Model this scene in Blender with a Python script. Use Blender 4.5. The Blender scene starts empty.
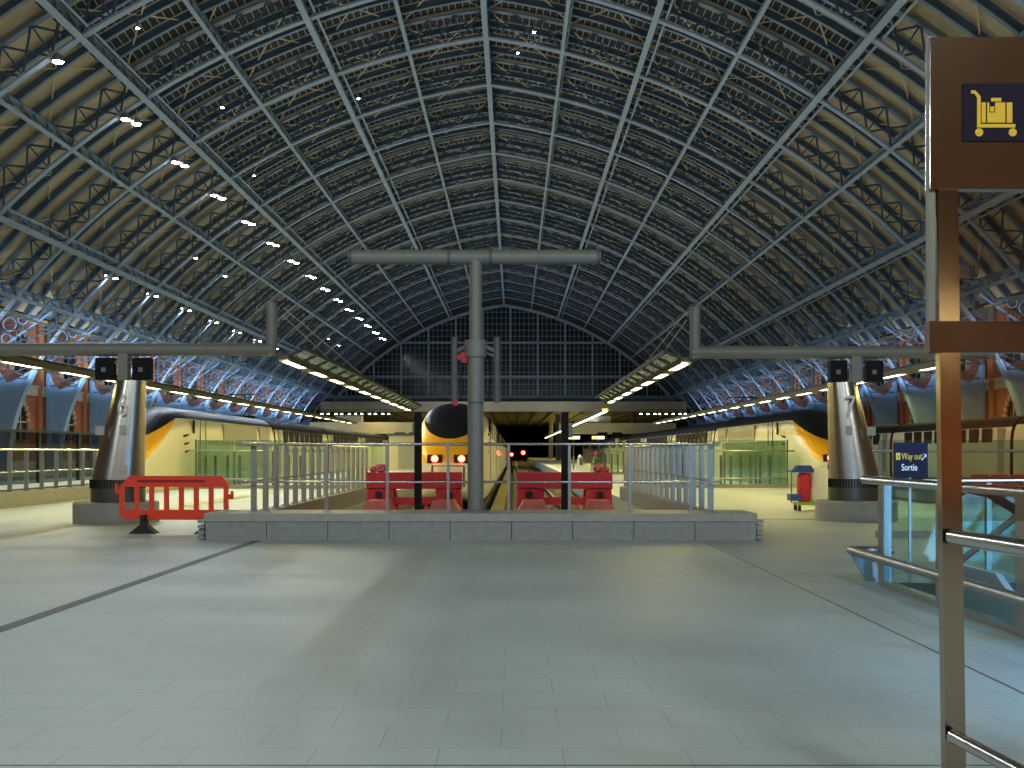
import bpy, math, random
from mathutils import Vector, Matrix
random.seed(7)
PI = math.pi
scn = bpy.context.scene
COL = scn.collection

# ------------------------------------------------------------------ camera
cd = bpy.data.cameras.new('camera'); cam = bpy.data.objects.new('camera', cd); COL.objects.link(cam)
cam.location = (0, 0, 1.6); cam.rotation_euler = (PI/2, 0, 0)
cd.sensor_width = 36; cd.lens = 1065/1024*36
cd.shift_x = -2/1024; cd.shift_y = 68/1024
cd.clip_start = .05; cd.clip_end = 1500
scn.camera = cam
# ------------------------------------------------------------------ world, exposure
w = bpy.data.worlds.new('night'); scn.world = w; w.use_nodes = True
w.node_tree.nodes['Background'].inputs[0].default_value = (.02, .035, .07, 1)
w.node_tree.nodes['Background'].inputs[1].default_value = .25
scn.view_settings.view_transform = 'Standard'; scn.view_settings.look = 'None'
scn.view_settings.gamma = 1; scn.view_settings.use_curve_mapping = False
scn.view_settings.exposure = 0.0
try:
    scn.cycles.use_denoising = True
    scn.cycles.max_bounces = 7; scn.cycles.diffuse_bounces = 3; scn.cycles.transparent_max_bounces = 24
    scn.cycles.sample_clamp_indirect = 4.0
    scn.cycles.caustics_reflective = False; scn.cycles.caustics_refractive = False
except Exception:
    pass

RX = -1.85          # plan position of the ridge
CZ = 1.6
BAY = 8.94
def RY(k): return 69.4 + BAY*k
YS, YE = RY(-10), RY(14)
R_IN, CXO, CZO = 48.8, 6.8, 1.6-21.3
R_OUT = 50.6
PH_END = 52
HR = 18.2
hcx = R_IN*math.sin(math.radians(PH_END)) - CXO - HR*math.sin(math.radians(PH_END))
hcz = CZO + R_IN*math.cos(math.radians(PH_END)) - HR*math.cos(math.radians(PH_END))
def arc(phi, R, side=1):
    p = math.radians(phi)
    return (side*(R*math.sin(p) - CXO), CZO + R*math.cos(p))

# ------------------------------------------------------------------ lights
def light(kind, loc, power, color, size=.5, sy=None, target=None, angle=None, blend=.6, name='lamp'):
    l = bpy.data.lights.new(name, kind); l.energy = power; l.color = color
    if kind == 'AREA':
        l.size = size
        if sy: l.shape = 'RECTANGLE'; l.size_y = sy
    else:
        l.shadow_soft_size = size
    if kind == 'SPOT':
        l.spot_size = math.radians(angle or 120); l.spot_blend = blend
    o = bpy.data.objects.new(name, l); COL.objects.link(o); o.location = loc
    if target is not None:
        d = Vector(target) - Vector(loc)
        o.rotation_euler = d.to_track_quat('-Z', 'Y').to_euler()
    return o
COOL = (.78, .9, 1.0); BLUE = (.55, .75, 1.0); WARM = (1.0, .79, .21); ORANGE = (1.0, .60, .24)
# floodlights of the left roof slope
FLOOD = [(RX + arc(33.6, R_IN, -1)[0], RY(k), arc(33.6, R_IN)[1]-.35) for k in range(-3, 13)]
for i, p in enumerate(FLOOD):
    light('SPOT', (p[0], p[1], p[2]-.35), 3200, COOL, .3, target=(p[0]+8, p[1]-6, 0), angle=168, blend=1.0, name='flood_lamp')
FLOOD2 = [(RX + arc(45.6, R_IN, -1)[0], RY(k), arc(45.6, R_IN)[1]+.25) for k in range(1, 10)]
for p in FLOOD2[::1]:
    light('SPOT', (p[0], p[1], p[2]-.35), 700, BLUE, .2, target=(p[0]-2, p[1], 0), angle=150, name='flood_lamp')
# uplights at the haunches of the ribs, both sides
for side in (-1, 1):
    for k in range(-1, 13):
        light('SPOT', (RX+side*31.6, RY(k)-2.6, 7.4), 1500 if side < 0 else 750, (.66, .82, 1.0), .25,
              target=(RX+side*34.4, RY(k)+.6, 10.6), angle=105, name='haunch_uplight')
# roof uplights standing on the canopies
for x in (-8.6, 7.4):
    for y in (36, 62, 90, 120, 150, 180):
        light('AREA', (x, y, 5.2), 700, (.9, .93, .95), 5, 12, target=(x, y, 30), name='roof_uplight')
# platform canopy lamps
for x, y0, y1, z in ((-11.8, 24.5, 70, 3.55), (-5.3, 24.5, 60, 3.55), (4.05, 24.5, 48, 3.55), (10.4, 24.5, 70, 3.55),
                     (4.05, 48, 140, 3.3), (-11.8, 70, 150, 3.5), (10.4, 70, 150, 3.5), (-5.3, 60, 130, 3.4)):
    light('AREA', (x, (y0+y1)/2, z), 19*(y1-y0), WARM, .25, y1-y0, name='canopy_lamp')
for x, y in ((-16, 110), (-24, 60), (23, 55), (31, 70), (-30, 90)):
    light('AREA', (x, y, 6.4), 900, WARM, 1, 40, name='outer_platform_lamp')
# lamps on the brick end wall behind the camera, over the concourse
for x in (-24, -8, 6, 22):
    light('SPOT', (x, -11.5, 15), 5600, (.93, 1.0, .97), 2.2, target=(x*.7, 12, 0), angle=140, blend=1.0, name='concourse_flood')
for x in (-16, -7, 2, 11, 20):
    light('SPOT', (x, -13.4, .6), 340, ORANGE, .3, target=(x, -16, 3.4), angle=120, name='wall_washer')

# ------------------------------------------------------------------ materials
MATS = {}
def mat(name, col, rough=.6, metal=0, noise=0, nscale=8, bump=0, spec=None, emit=None, coat=0):
    if name in MATS: return MATS[name]
    m = bpy.data.materials.new(name); m.use_nodes = True
    nt = m.node_tree; b = nt.nodes['Principled BSDF']
    b.inputs['Base Color'].default_value = (*col, 1); b.inputs['Roughness'].default_value = rough
    b.inputs['Metallic'].default_value = metal
    if coat: b.inputs['Coat Weight'].default_value = coat
    if emit:
        b.inputs['Emission Color'].default_value = (*emit[0], 1); b.inputs['Emission Strength'].default_value = emit[1]
    if noise:
        tc = nt.nodes.new('ShaderNodeTexCoord'); n = nt.nodes.new('ShaderNodeTexNoise')
        n.inputs['Scale'].default_value = nscale; n.inputs['Detail'].default_value = 5
        nt.links.new(tc.outputs['Object'], n.inputs['Vector'])
        r = nt.nodes.new('ShaderNodeValToRGB')
        a = [max(0, c*(1-noise)) for c in col]; z = [min(1, c*(1+noise)) for c in col]
        r.color_ramp.elements[0].position = .3; r.color_ramp.elements[1].position = .7
        r.color_ramp.elements[0].color = (*a, 1); r.color_ramp.elements[1].color = (*z, 1)
        nt.links.new(n.outputs['Fac'], r.inputs['Fac']); nt.links.new(r.outputs['Color'], b.inputs['Base Color'])
        if bump:
            bp = nt.nodes.new('ShaderNodeBump'); bp.inputs['Strength'].default_value = bump
            nt.links.new(n.outputs['Fac'], bp.inputs['Height']); nt.links.new(bp.outputs['Normal'], b.inputs['Normal'])
    MATS[name] = m
    return m
def emat(name, col, strength):
    if name in MATS: return MATS[name]
    m = bpy.data.materials.new(name); m.use_nodes = True; nt = m.node_tree
    b = nt.nodes['Principled BSDF']; b.inputs['Base Color'].default_value = (.8, .8, .8, 1)
    b.inputs['Emission Color'].default_value = (*col, 1); b.inputs['Emission Strength'].default_value = strength
    m.cycles.emission_sampling = 'NONE'
    MATS[name] = m
    return m
def glass(name, tint, gloss=.12, rough=.03):
    m = bpy.data.materials.new(name); m.use_nodes = True; nt = m.node_tree; nt.nodes.clear()
    out = nt.nodes.new('ShaderNodeOutputMaterial'); mx = nt.nodes.new('ShaderNodeMixShader')
    t = nt.nodes.new('ShaderNodeBsdfTransparent'); t.inputs[0].default_value = (*tint, 1)
    g = nt.nodes.new('ShaderNodeBsdfGlossy'); g.inputs['Roughness'].default_value = rough
    g.inputs['Color'].default_value = (.9, 1, .97, 1)
    lw = nt.nodes.new('ShaderNodeLayerWeight'); lw.inputs[0].default_value = .5
    pw = nt.nodes.new('ShaderNodeMath'); pw.operation = 'POWER'; pw.inputs[1].default_value = 5; nt.links.new(lw.outputs['Facing'], pw.inputs[0])
    fr = nt.nodes.new('ShaderNodeMath'); fr.operation = 'MULTIPLY'; fr.inputs[1].default_value = .35; nt.links.new(pw.outputs[0], fr.inputs[0])
    ma = nt.nodes.new('ShaderNodeMath'); ma.operation = 'ADD'; ma.inputs[1].default_value = gloss; ma.use_clamp = True
    nt.links.new(fr.outputs[0], ma.inputs[0]); nt.links.new(ma.outputs[0], mx.inputs[0])
    nt.links.new(t.outputs[0], mx.inputs[1]); nt.links.new(g.outputs[0], mx.inputs[2])
    nt.links.new(mx.outputs[0], out.inputs[0])
    MATS[name] = m
    return m
class NT:
    """little helper for math node chains"""
    def __init__(s, m): s.nt = m.node_tree; s.b = s.nt.nodes['Principled BSDF']
    def n(s, t, **k):
        x = s.nt.nodes.new(t)
        for a, v in k.items(): setattr(x, a, v)
        return x
    def l(s, a, b): s.nt.links.new(a, b)
    def math(s, op, a, b=None):
        x = s.n('ShaderNodeMath', operation=op)
        for i, v in enumerate((a, b)):
            if v is None: continue
            if isinstance(v, (int, float)): x.inputs[i].default_value = v
            else: s.l(v, x.inputs[i])
        return x.outputs[0]
    def mix(s, f, a, b):
        x = s.n('ShaderNodeMix', data_type='RGBA')
        if isinstance(f, (int, float)): x.inputs[0].default_value = f
        else: s.l(f, x.inputs[0])
        for i, v in ((6, a), (7, b)):
            if isinstance(v, tuple): x.inputs[i].default_value = (*v, 1)
            else: s.l(v, x.inputs[i])
        return x.outputs[2]

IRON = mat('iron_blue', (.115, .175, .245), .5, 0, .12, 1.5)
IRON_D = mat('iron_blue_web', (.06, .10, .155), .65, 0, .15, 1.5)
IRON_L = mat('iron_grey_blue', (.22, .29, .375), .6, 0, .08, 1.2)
SKYIRON = mat('iron_sky_blue', (.24, .42, .68), .5, 0, .06, 1.2)
STEEL = mat('brushed_steel', (.33, .335, .32), .38, .8, .08, 14)
STEEL_P = mat('polished_steel', (.55, .55, .54), .22, 1.0, .05, 6)
MIRROR = mat('mirror_steel', (.46, .46, .44), .27, 1.0, .04, 3)
GREY = mat('grey_paint', (.20, .20, .175), .5, .1, .06, 5)
GREY_D = mat('dark_grey_paint', (.09, .095, .095), .5, 0, .1, 5)
BLACK = mat('black_paint', (.010, .010, .012), .6)
BLACK.node_tree.nodes['Principled BSDF'].inputs['Specular IOR Level'].default_value = .12
RUBBER = mat('black_rubber', (.02, .02, .02), .8, 0, .2, 20)
RED = mat('red_paint', (.55, .012, .02), .42, 0, .12, 5)
PINK = mat('faded_red_paint', (.62, .16, .14), .6, 0, .15, 5)
ORED = mat('orange_red_plastic', (.85, .055, .02), .42, 0, .05, 5)
WHITE = mat('white_paint', (.7, .69, .62), .4, 0, .04, 4)
CREAM = mat('cream_panel', (.62, .56, .38), .6, 0, .08, .6)
CONC = mat('concrete', (.27, .265, .25), .8, 0, .14, 3, .1)
STONE = mat('pale_granite', (.27, .27, .245), .55, 0, .12, 9)
BALLAST = mat('ballast', (.13, .115, .07), .95, 0, .5, 9, .6)
DARK = mat('dark_soffit', (.16, .145, .11), .9, 0, .15, 1)
YEL = mat('train_yellow', (.85, .42, .012), .35)
TWHITE = mat('train_white', (.72, .68, .50), .35, 0, .04, 2, coat=.2)
TDARK = mat('train_dark', (.012, .014, .022), .7)
TDARK.node_tree.nodes['Principled BSDF'].inputs['Specular IOR Level'].default_value = .15
TGREY = mat('train_grey', (.33, .32, .26), .45, 0, .05, 4)
SIGNB = mat('sign_navy', (.012, .010, .026), .6)
SIGNB.node_tree.nodes['Principled BSDF'].inputs['Specular IOR Level'].default_value = .12
SIGNY = mat('sign_yellow', (.66, .43, .015), .5, emit=((1, .62, .02), .05))
SIGNW = mat('sign_white', (.8, .8, .8), .5, emit=((1, 1, 1), .12))
BLUEPL = mat('blue_plastic', (.03, .07, .28), .4)
GREENPL = mat('green_plastic', (.25, .42, .03), .4)
BAGW = mat('white_bag', (.72, .70, .62), .5, 0, .08, 6, .3)
BAGR = mat('red_bag', (.55, .02, .03), .6, 0, .2, 8, .4)
STONEBAND = mat('pale_stone', (.55, .48, .36), .8, 0, .1, 3)
DGLASS = mat('dark_window_glass', (.012, .014, .018), .12)
LENS = emat('flood_lens', (.85, .93, 1.0), 60)
TUBE = emat('tube_lens', (1.0, .93, .60), 12)
REDL = emat('red_lamp_lens', (1.0, .05, .03), 14)
SPOTL = emat('spot_lens', (1.0, .97, .85), 18)
G_CLEAR = glass('clear_glass', (.93, .97, .96), .02)
G_GREEN = glass('green_glass', (.76, .85, .80), .08)
G_TEAL = glass('teal_glass', (.72, .88, .90), .06)
G_SMOKE = glass('smoked_glass', (.45, .48, .50), .03)
G_REFLECT = glass('reflection_tint_glass', (.86, .80, .76), .04)  # clear glass; the reddish reflection is put into its tint

def brick_mat(name, c1, c2, mortar, sc):
    m = mat(name, c1, .85); k = NT(m)
    tc = k.n('ShaderNodeTexCoord'); sep = k.n('ShaderNodeSeparateXYZ'); k.l(tc.outputs['Object'], sep.inputs[0])
    cmb = k.n('ShaderNodeCombineXYZ'); k.l(k.math('ADD', sep.outputs[0], sep.outputs[1]), cmb.inputs[0]); k.l(sep.outputs[2], cmb.inputs[1])
    br = k.n('ShaderNodeTexBrick'); k.l(cmb.outputs[0], br.inputs['Vector'])
    br.inputs['Color1'].default_value = (*c1, 1); br.inputs['Color2'].default_value = (*c2, 1); br.inputs['Mortar'].default_value = (*mortar, 1)
    br.inputs['Scale'].default_value = sc; br.inputs['Mortar Size'].default_value = .012
    br.inputs['Brick Width'].default_value = .5; br.inputs['Row Height'].default_value = .17
    no = k.n('ShaderNodeTexNoise'); no.inputs['Scale'].default_value = .35; k.l(tc.outputs['Object'], no.inputs['Vector'])
    mm = k.mix(k.math('MULTIPLY', no.outputs[0], .45), br.outputs[0], tuple(c*.45 for c in c1))
    k.l(mm, k.b.inputs['Base Color'])
    return m
BRICK = brick_mat('red_brick', (.52, .19, .085), (.43, .14, .065), (.30, .2, .14), 2.0)
BRICK_O = brick_mat('orange_brick', (.52, .22, .09), (.44, .17, .07), (.36, .26, .16), 1.6)

def floor_mat():
    m = mat('granite_floor', (.36, .40, .39), .32); k = NT(m)
    tc = k.n('ShaderNodeTexCoord'); sep = k.n('ShaderNodeSeparateXYZ'); k.l(tc.outputs['Object'], sep.inputs[0])
    cmb = k.n('ShaderNodeCombineXYZ'); k.l(k.math('ADD', sep.outputs[0], 40.0), cmb.inputs[0]); k.l(k.math('ADD', sep.outputs[1], 40.0), cmb.inputs[1])
    br = k.n('ShaderNodeTexBrick'); k.l(cmb.outputs[0], br.inputs['Vector'])
    br.offset = .5
    br.inputs['Color1'].default_value = (1, 1, 1, 1); br.inputs['Color2'].default_value = (.95, .955, .95, 1); br.inputs['Mortar'].default_value = (.72, .72, .72, 1)
    br.inputs['Scale'].default_value = 1.0; br.inputs['Mortar Size'].default_value = .004
    br.inputs['Brick Width'].default_value = .66; br.inputs['Row Height'].default_value = .44
    fine = k.n('ShaderNodeTexNoise'); fine.inputs['Scale'].default_value = 90; fine.inputs['Detail'].default_value = 4; k.l(tc.outputs['Object'], fine.inputs['Vector'])
    big = k.n('ShaderNodeTexNoise'); big.inputs['Scale'].default_value = .35; big.inputs['Detail'].default_value = 5; k.l(tc.outputs['Object'], big.inputs['Vector'])
    base = k.mix(fine.outputs[0], (.30, .35, .335), (.68, .77, .74))
    mul = k.n('ShaderNodeMix', data_type='RGBA', blend_type='MULTIPLY'); mul.inputs[0].default_value = 1
    k.l(base, mul.inputs[6]); k.l(br.outputs[0], mul.inputs[7])
    r = k.n('ShaderNodeMapRange'); r.inputs[1].default_value = .3; r.inputs[2].default_value = .7; r.inputs[3].default_value = .86; r.inputs[4].default_value = 1.08
    k.l(big.outputs[0], r.inputs[0])
    m2 = k.n('ShaderNodeMix', data_type='RGBA', blend_type='MULTIPLY'); m2.inputs[0].default_value = 1
    k.l(mul.outputs[2], m2.inputs[6]); k.l(r.outputs[0], m2.inputs[7])
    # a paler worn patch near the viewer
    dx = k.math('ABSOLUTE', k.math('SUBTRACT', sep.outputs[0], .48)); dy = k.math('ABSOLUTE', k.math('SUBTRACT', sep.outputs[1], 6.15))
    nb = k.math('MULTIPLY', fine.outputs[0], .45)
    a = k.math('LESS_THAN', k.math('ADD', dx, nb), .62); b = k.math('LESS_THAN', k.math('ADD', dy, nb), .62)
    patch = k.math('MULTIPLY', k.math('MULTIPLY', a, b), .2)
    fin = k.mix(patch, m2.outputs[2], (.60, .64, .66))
    k.l(fin, k.b.inputs['Base Color']); k.b.inputs['Specular IOR Level'].default_value = .38
    r2 = k.n('ShaderNodeMapRange'); r2.inputs[1].default_value = .3; r2.inputs[2].default_value = .7; r2.inputs[3].default_value = .46; r2.inputs[4].default_value = .60
    k.l(big.outputs[0], r2.inputs[0]); k.l(r2.outputs[0], k.b.inputs['Roughness'])
    return m
FLOOR = floor_mat()

def glaze_mat():
    """night-black roof panes with pale glazing bars, uv.x = metres along the arch"""
    m = mat('roof_glazing', (.01, .012, .016), .25); k = NT(m)
    uv = k.n('ShaderNodeUVMap'); sep = k.n('ShaderNodeSeparateXYZ'); k.l(uv.outputs[0], sep.inputs[0])
    f = k.math('FRACT', k.math('DIVIDE', sep.outputs[0], .46))
    bar = k.math('LESS_THAN', f, .13)
    v = sep.outputs[1]
    bar = k.math('MAXIMUM', bar, k.math('LESS_THAN', v, .07)); bar = k.math('MAXIMUM', bar, k.math('GREATER_THAN', v, .93))
    k.l(k.mix(bar, (.008, .01, .014), (.36, .38, .36)), k.b.inputs['Base Color'])
    return m
GLAZE = glaze_mat(); GLAZE.node_tree.nodes['Principled BSDF'].inputs['Roughness'].default_value = .6
def board_mat():
    m = mat('roof_boards', (.42, .36, .24), .8); k = NT(m)
    uv = k.n('ShaderNodeUVMap'); sep = k.n('ShaderNodeSeparateXYZ'); k.l(uv.outputs[0], sep.inputs[0])
    no = k.n('ShaderNodeTexNoise'); no.inputs['Scale'].default_value = .5; no.inputs['Detail'].default_value = 4; k.l(uv.outputs[0], no.inputs['Vector'])
    f = k.math('LESS_THAN', k.math('FRACT', k.math('DIVIDE', sep.outputs[0], .30)), .1)
    c = k.mix(no.outputs[0], (.30, .25, .15), (.50, .43, .30))
    k.l(k.mix(k.math('MULTIPLY', f, .5), c, (.16, .13, .08)), k.b.inputs['Base Color'])
    return m
BOARD = board_mat()
BRACE = mat('pale_brace', (.55, .47, .28), .6)

# ------------------------------------------------------------------ mesh helpers
class MB:
    def __init__(s): s.v = []; s.f = []; s.m = []; s.uv = []
    def face(s, pts, mi=0, uv=None):
        n = len(s.v); s.v += [tuple(p) for p in pts]; s.f.append(tuple(range(n, n+len(pts)))); s.m.append(mi); s.uv.append(uv)
    def add(s, vs, fs, mi=0):
        n = len(s.v); s.v += [tuple(p) for p in vs]
        for f in fs: s.f.append(tuple(i+n for i in f)); s.m.append(mi); s.uv.append(None)
    def box(s, x0, x1, y0, y1, z0, z1, mi=0):
        if x0 > x1: x0, x1 = x1, x0
        if y0 > y1: y0, y1 = y1, y0
        if z0 > z1: z0, z1 = z1, z0
        s.add([(x0,y0,z0),(x1,y0,z0),(x1,y1,z0),(x0,y1,z0),(x0,y0,z1),(x1,y0,z1),(x1,y1,z1),(x0,y1,z1)],
              [(0,3,2,1),(4,5,6,7),(0,1,5,4),(1,2,6,5),(2,3,7,6),(3,0,4,7)], mi)
        return s
    def bar(s, a, b, wx, wz, up=(0, 0, 1), mi=0):
        """rectangular bar from a to b: wx across, wz along 'up'"""
        a = Vector(a); b = Vector(b); d = (b-a).normalized(); u = Vector(up)
        sd = d.cross(u)
        if sd.length < 1e-5: sd = d.cross(Vector((1, 0, 0)))
        sd.normalize(); u = sd.cross(d).normalized()
        sd *= wx/2; u *= wz/2
        vs = [a-sd-u, a+sd-u, a+sd+u, a-sd+u, b-sd-u, b+sd-u, b+sd+u, b-sd+u]
        s.add(vs, [(0,3,2,1),(4,5,6,7),(0,1,5,4),(1,2,6,5),(2,3,7,6),(3,0,4,7)], mi)
        return s
    def tube(s, pts, r, n=12, mi=0, cap=True):
        pts = [Vector(p) for p in pts]; rings = []
        rr = r if isinstance(r, (list, tuple)) else [r]*len(pts)
        prev = None
        for i, p in enumerate(pts):
            d = (pts[min(i+1, len(pts)-1)] - pts[max(i-1, 0)]).normalized()
            if prev is None:
                ref = Vector((0, 0, 1)) if abs(d.z) < .9 else Vector((1, 0, 0))
                u = d.cross(ref).normalized()
            else:
                u = (prev - d*prev.dot(d)).normalized()
            prev = u; v = d.cross(u)
            rings.append([p + rr[i]*(math.cos(2*PI*k/n)*u + math.sin(2*PI*k/n)*v) for k in range(n)])
        vs = [q for r_ in rings for q in r_]; fs = []
        for i in range(len(pts)-1):
            for k in range(n):
                fs.append((i*n+k, i*n+(k+1) % n, (i+1)*n+(k+1) % n, (i+1)*n+k))
        if cap: fs.append(tuple(range(n-1, -1, -1))); fs.append(tuple(range((len(pts)-1)*n, len(pts)*n)))
        s.add(vs, fs, mi)
        return s
    def lathe(s, prof, c=(0, 0, 0), n=24, mi=0, sx=1, sy=1):
        vs = []; fs = []
        for r, z in prof:
            for k in range(n): vs.append((c[0]+sx*r*math.cos(2*PI*k/n), c[1]+sy*r*math.sin(2*PI*k/n), c[2]+z))
        for i in range(len(prof)-1):
            for k in range(n): fs.append((i*n+k, i*n+(k+1) % n, (i+1)*n+(k+1) % n, (i+1)*n+k))
        fs.append(tuple(range(n-1, -1, -1))); fs.append(tuple(range((len(prof)-1)*n, len(prof)*n)))
        s.add(vs, fs, mi)
        return s
    def prism(s, poly, y0, y1, axis='y', mi=0):
        """polygon (a,b) extruded; axis y: (x,z); x: (y,z); z: (x,y)"""
        def P(a, b, t):
            return {'y': (a, t, b), 'x': (t, a, b), 'z': (a, b, t)}[axis]
        n = len(poly)
        vs = [P(a, b, y0) for a, b in poly] + [P(a, b, y1) for a, b in poly]
        fs = [tuple(range(n)), tuple(range(2*n-1, n-1, -1))] + [(i, i+n, (i+1) % n + n, (i+1) % n) for i in range(n)]
        s.add(vs, fs, mi)
        return s
    def build(s, name, mats, parent=None, smooth=False, fix=False):
        me = bpy.data.meshes.new(name); me.from_pydata(s.v, [], s.f)
        if not isinstance(mats, (list, tuple)): mats = [mats]
        for m in mats: me.materials.append(m)
        me.polygons.foreach_set('material_index', s.m)
        if any(u is not None for u in s.uv):
            lay = me.uv_layers.new(name='UVMap'); li = 0
            for f, u in zip(s.f, s.uv):
                for j in range(len(f)):
                    lay.data[li].uv = u[j] if u else (0, 0); li += 1
        if smooth:
            me.polygons.foreach_set('use_smooth', [True]*len(s.f))
            try: me.set_sharp_from_angle(angle=math.radians(35))
            except Exception: pass
        me.update()
        if fix:
            import bmesh
            bm = bmesh.new(); bm.from_mesh(me); bmesh.ops.recalc_face_normals(bm, faces=bm.faces); bm.to_mesh(me); bm.free()
        o = bpy.data.objects.new(name, me); COL.objects.link(o)
        if parent: o.parent = parent
        return o
def box(x0, x1, y0, y1, z0, z1): return MB().box(x0, x1, y0, y1, z0, z1)
def tag(o, label=None, cat=None, group=None, kind=None):
    if label: o['label'] = label
    if cat: o['category'] = cat
    if group: o['group'] = group
    if kind: o['kind'] = kind
    return o
def thing(name, label, cat, loc=(0, 0, 0), rz=0, group=None):
    o = bpy.data.objects.new(name, None); COL.objects.link(o); o.location = loc; o.rotation_euler = (0, 0, rz)
    o.empty_display_size = .2
    return tag(o, label, cat, group)
def struct(name, mb, m, parent=None, smooth=False):
    o = mb.build(name, m, parent, smooth)
    if not parent: o['kind'] = 'structure'
    return o
def dup(root, loc, rz=None, label=None, group=None):
    r = root.copy(); COL.objects.link(r); r.location = loc
    if rz is not None: r.rotation_euler = (0, 0, rz)
    if label: r['label'] = label
    if group: r['group'] = group
    for ch in list(root.children):
        c = ch.copy(); COL.objects.link(c); c.parent = r
        for g in list(ch.children):
            d = g.copy(); COL.objects.link(d); d.parent = c
    return r
def text(name, body, size, m, parent, loc, rot=(PI/2, 0, 0), ext=.003, align='LEFT', sx=1):
    c = bpy.data.curves.new(name, 'FONT'); c.body = body; c.size = size; c.extrude = ext; c.align_x = align
    c.materials.append(m)
    tmp = bpy.data.objects.new(name, c); COL.objects.link(tmp); bpy.context.view_layer.update()
    me = bpy.data.meshes.new_from_object(tmp.evaluated_get(bpy.context.evaluated_depsgraph_get())); bpy.data.objects.remove(tmp)
    if not me.materials: me.materials.append(m)
    o = bpy.data.objects.new(name, me); COL.objects.link(o); o.parent = parent; o.location = loc; o.rotation_euler = rot; o.scale = (sx, 1, 1)
    return o
ORD = 'first second third fourth fifth sixth seventh eighth ninth tenth eleventh twelfth thirteenth fourteenth fifteenth sixteenth seventeenth eighteenth nineteenth twentieth'.split() + \
      ['twenty-'+x for x in 'first second third fourth fifth sixth seventh eighth ninth'.split()] + ['thirtieth']
def nth(i): return 'next' if i < 0 else ORD[i]

# ------------------------------------------------------------------ floor with openings
WX = 38.0
def slab_grid(xs, ys, holes, z0, z1):
    mb = MB()
    for i in range(len(xs)-1):
        for j in range(len(ys)-1):
            cx, cy = (xs[i]+xs[i+1])/2, (ys[j]+ys[j+1])/2
            if any(a < cx < b and c < cy < d for a, b, c, d in holes): continue
            mb.box(xs[i], xs[i+1], ys[j], ys[j+1], z0, z1)
    return mb
CP0, CP1 = -4.9, 3.72                       # central track pit
LP0, LP1 = -21.6, -14.4                     # left pit
RP0, RP1 = 12.75, 20.0                      # right pit
WELL = (4.55, 8.2, 5.0, 13.0)
holes = [(CP0, CP1, 20.7, 500), (LP0, LP1, 27, 500), (RP0, RP1, 33, 500), (24.2, 32.4, 34, 500), (-32, -28, 40, 500), WELL]
xs = sorted({RX-36.6-2, -32, -28, LP0, LP1, CP0, CP1, WELL[0], WELL[1], RP0, RP1, 24.2, 32.4, RX+36.6+2})
ys = sorted({YS, WELL[2], WELL[3], 20.7, 27, 33, 34, 40, 430})
struct('floor', slab_grid(xs, ys, holes, -1.3, 0), FLOOR)
struct('floor_track_bed', box(RX-38.6, RX+38.6, 20, 430, -1.32, -1.0), BALLAST)
# slot drain running up the concourse
o = box(-4.70, -4.55, 3.2, 19.2, .001, .004).build('slot_drain', mat('drain_metal', (.17, .17, .18), .7, 0))
tag(o, 'long dark metal slot drain set in the concourse floor at left', 'drain')
o = box(3.37, 3.385, 3, 19.2, .0005, .002).build('trim_joint', GREY_D); tag(o, kind='structure')
o = box(-12, 12, 5.43, 5.442, .0005, .002).build('trim_joint', GREY_D); tag(o, kind='structure')
o = box(5.5, 12, 25.2, 25.55, .0005, .003).build('trim_band', mat('band', (.2, .2, .18), .4)); tag(o, kind='structure')

# ------------------------------------------------------------------ walls
def wall_side(side):
    x = RX + side*36.6
    mb = MB().box(x, x+side*.6, YS, 200, 0, 12.6)
    o = struct('wall_left' if side < 0 else 'wall_right', mb, BRICK)
    s = MB()
    s.box(x, x-side*.18, YS, 200, 6.1, 6.75); s.box(x, x-side*.28, YS, 200, 6.75, 6.9); s.box(x, x-side*.3, YS, 200, 11.9, 12.3)
    s.box(x, x-side*.15, YS, 200, 0, .9)
    s.build('stone_band', STONEBAND, o)
    d = MB()
    for k in range(-2, 14): d.box(x, x-side*.3, RY(k)+1.1, RY(k)+1.7, .9, 11.9); d.box(x, x-side*.3, RY(k)-1.7, RY(k)-1.1, .9, 11.9)
    d.build('brick_pilasters', BRICK, o)
    return x
def arch_poly(w, z0, zs, n=10, grow=0):
    """pointed arch outline (y,z)"""
    pts = [(-w-grow, z0), (w+grow, z0)]
    R = 1.6*w+grow
    cx = w - 1.6*w
    a_end = math.acos((0-cx)/R)
    for i in range(n+1):
        a = a_end*i/n; pts.append((cx+R*math.cos(a), zs+R*math.sin(a)))
    for i in range(n-1, -1, -1):
        a = a_end*i/n; pts.append((-(cx+R*math.cos(a)), zs+R*math.sin(a)))
    return pts
def arch_ring(mb, w, z0, zs, t, x0, x1, mi0, mi1, n=9):
    pin = arch_poly(w, z0, zs, n)[1:]; pout = arch_poly(w, z0, zs, n, t)[1:]
    pin = pin + [(-w, z0)]; pout = pout + [(-w-t, z0)]
    for i in range(len(pin)-1):
        q = [pin[i], pout[i], pout[i+1], pin[i+1]]
        mb.prism(q, x0, x1, 'x', mi0 if i % 2 else mi1)
wn = 1
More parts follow.
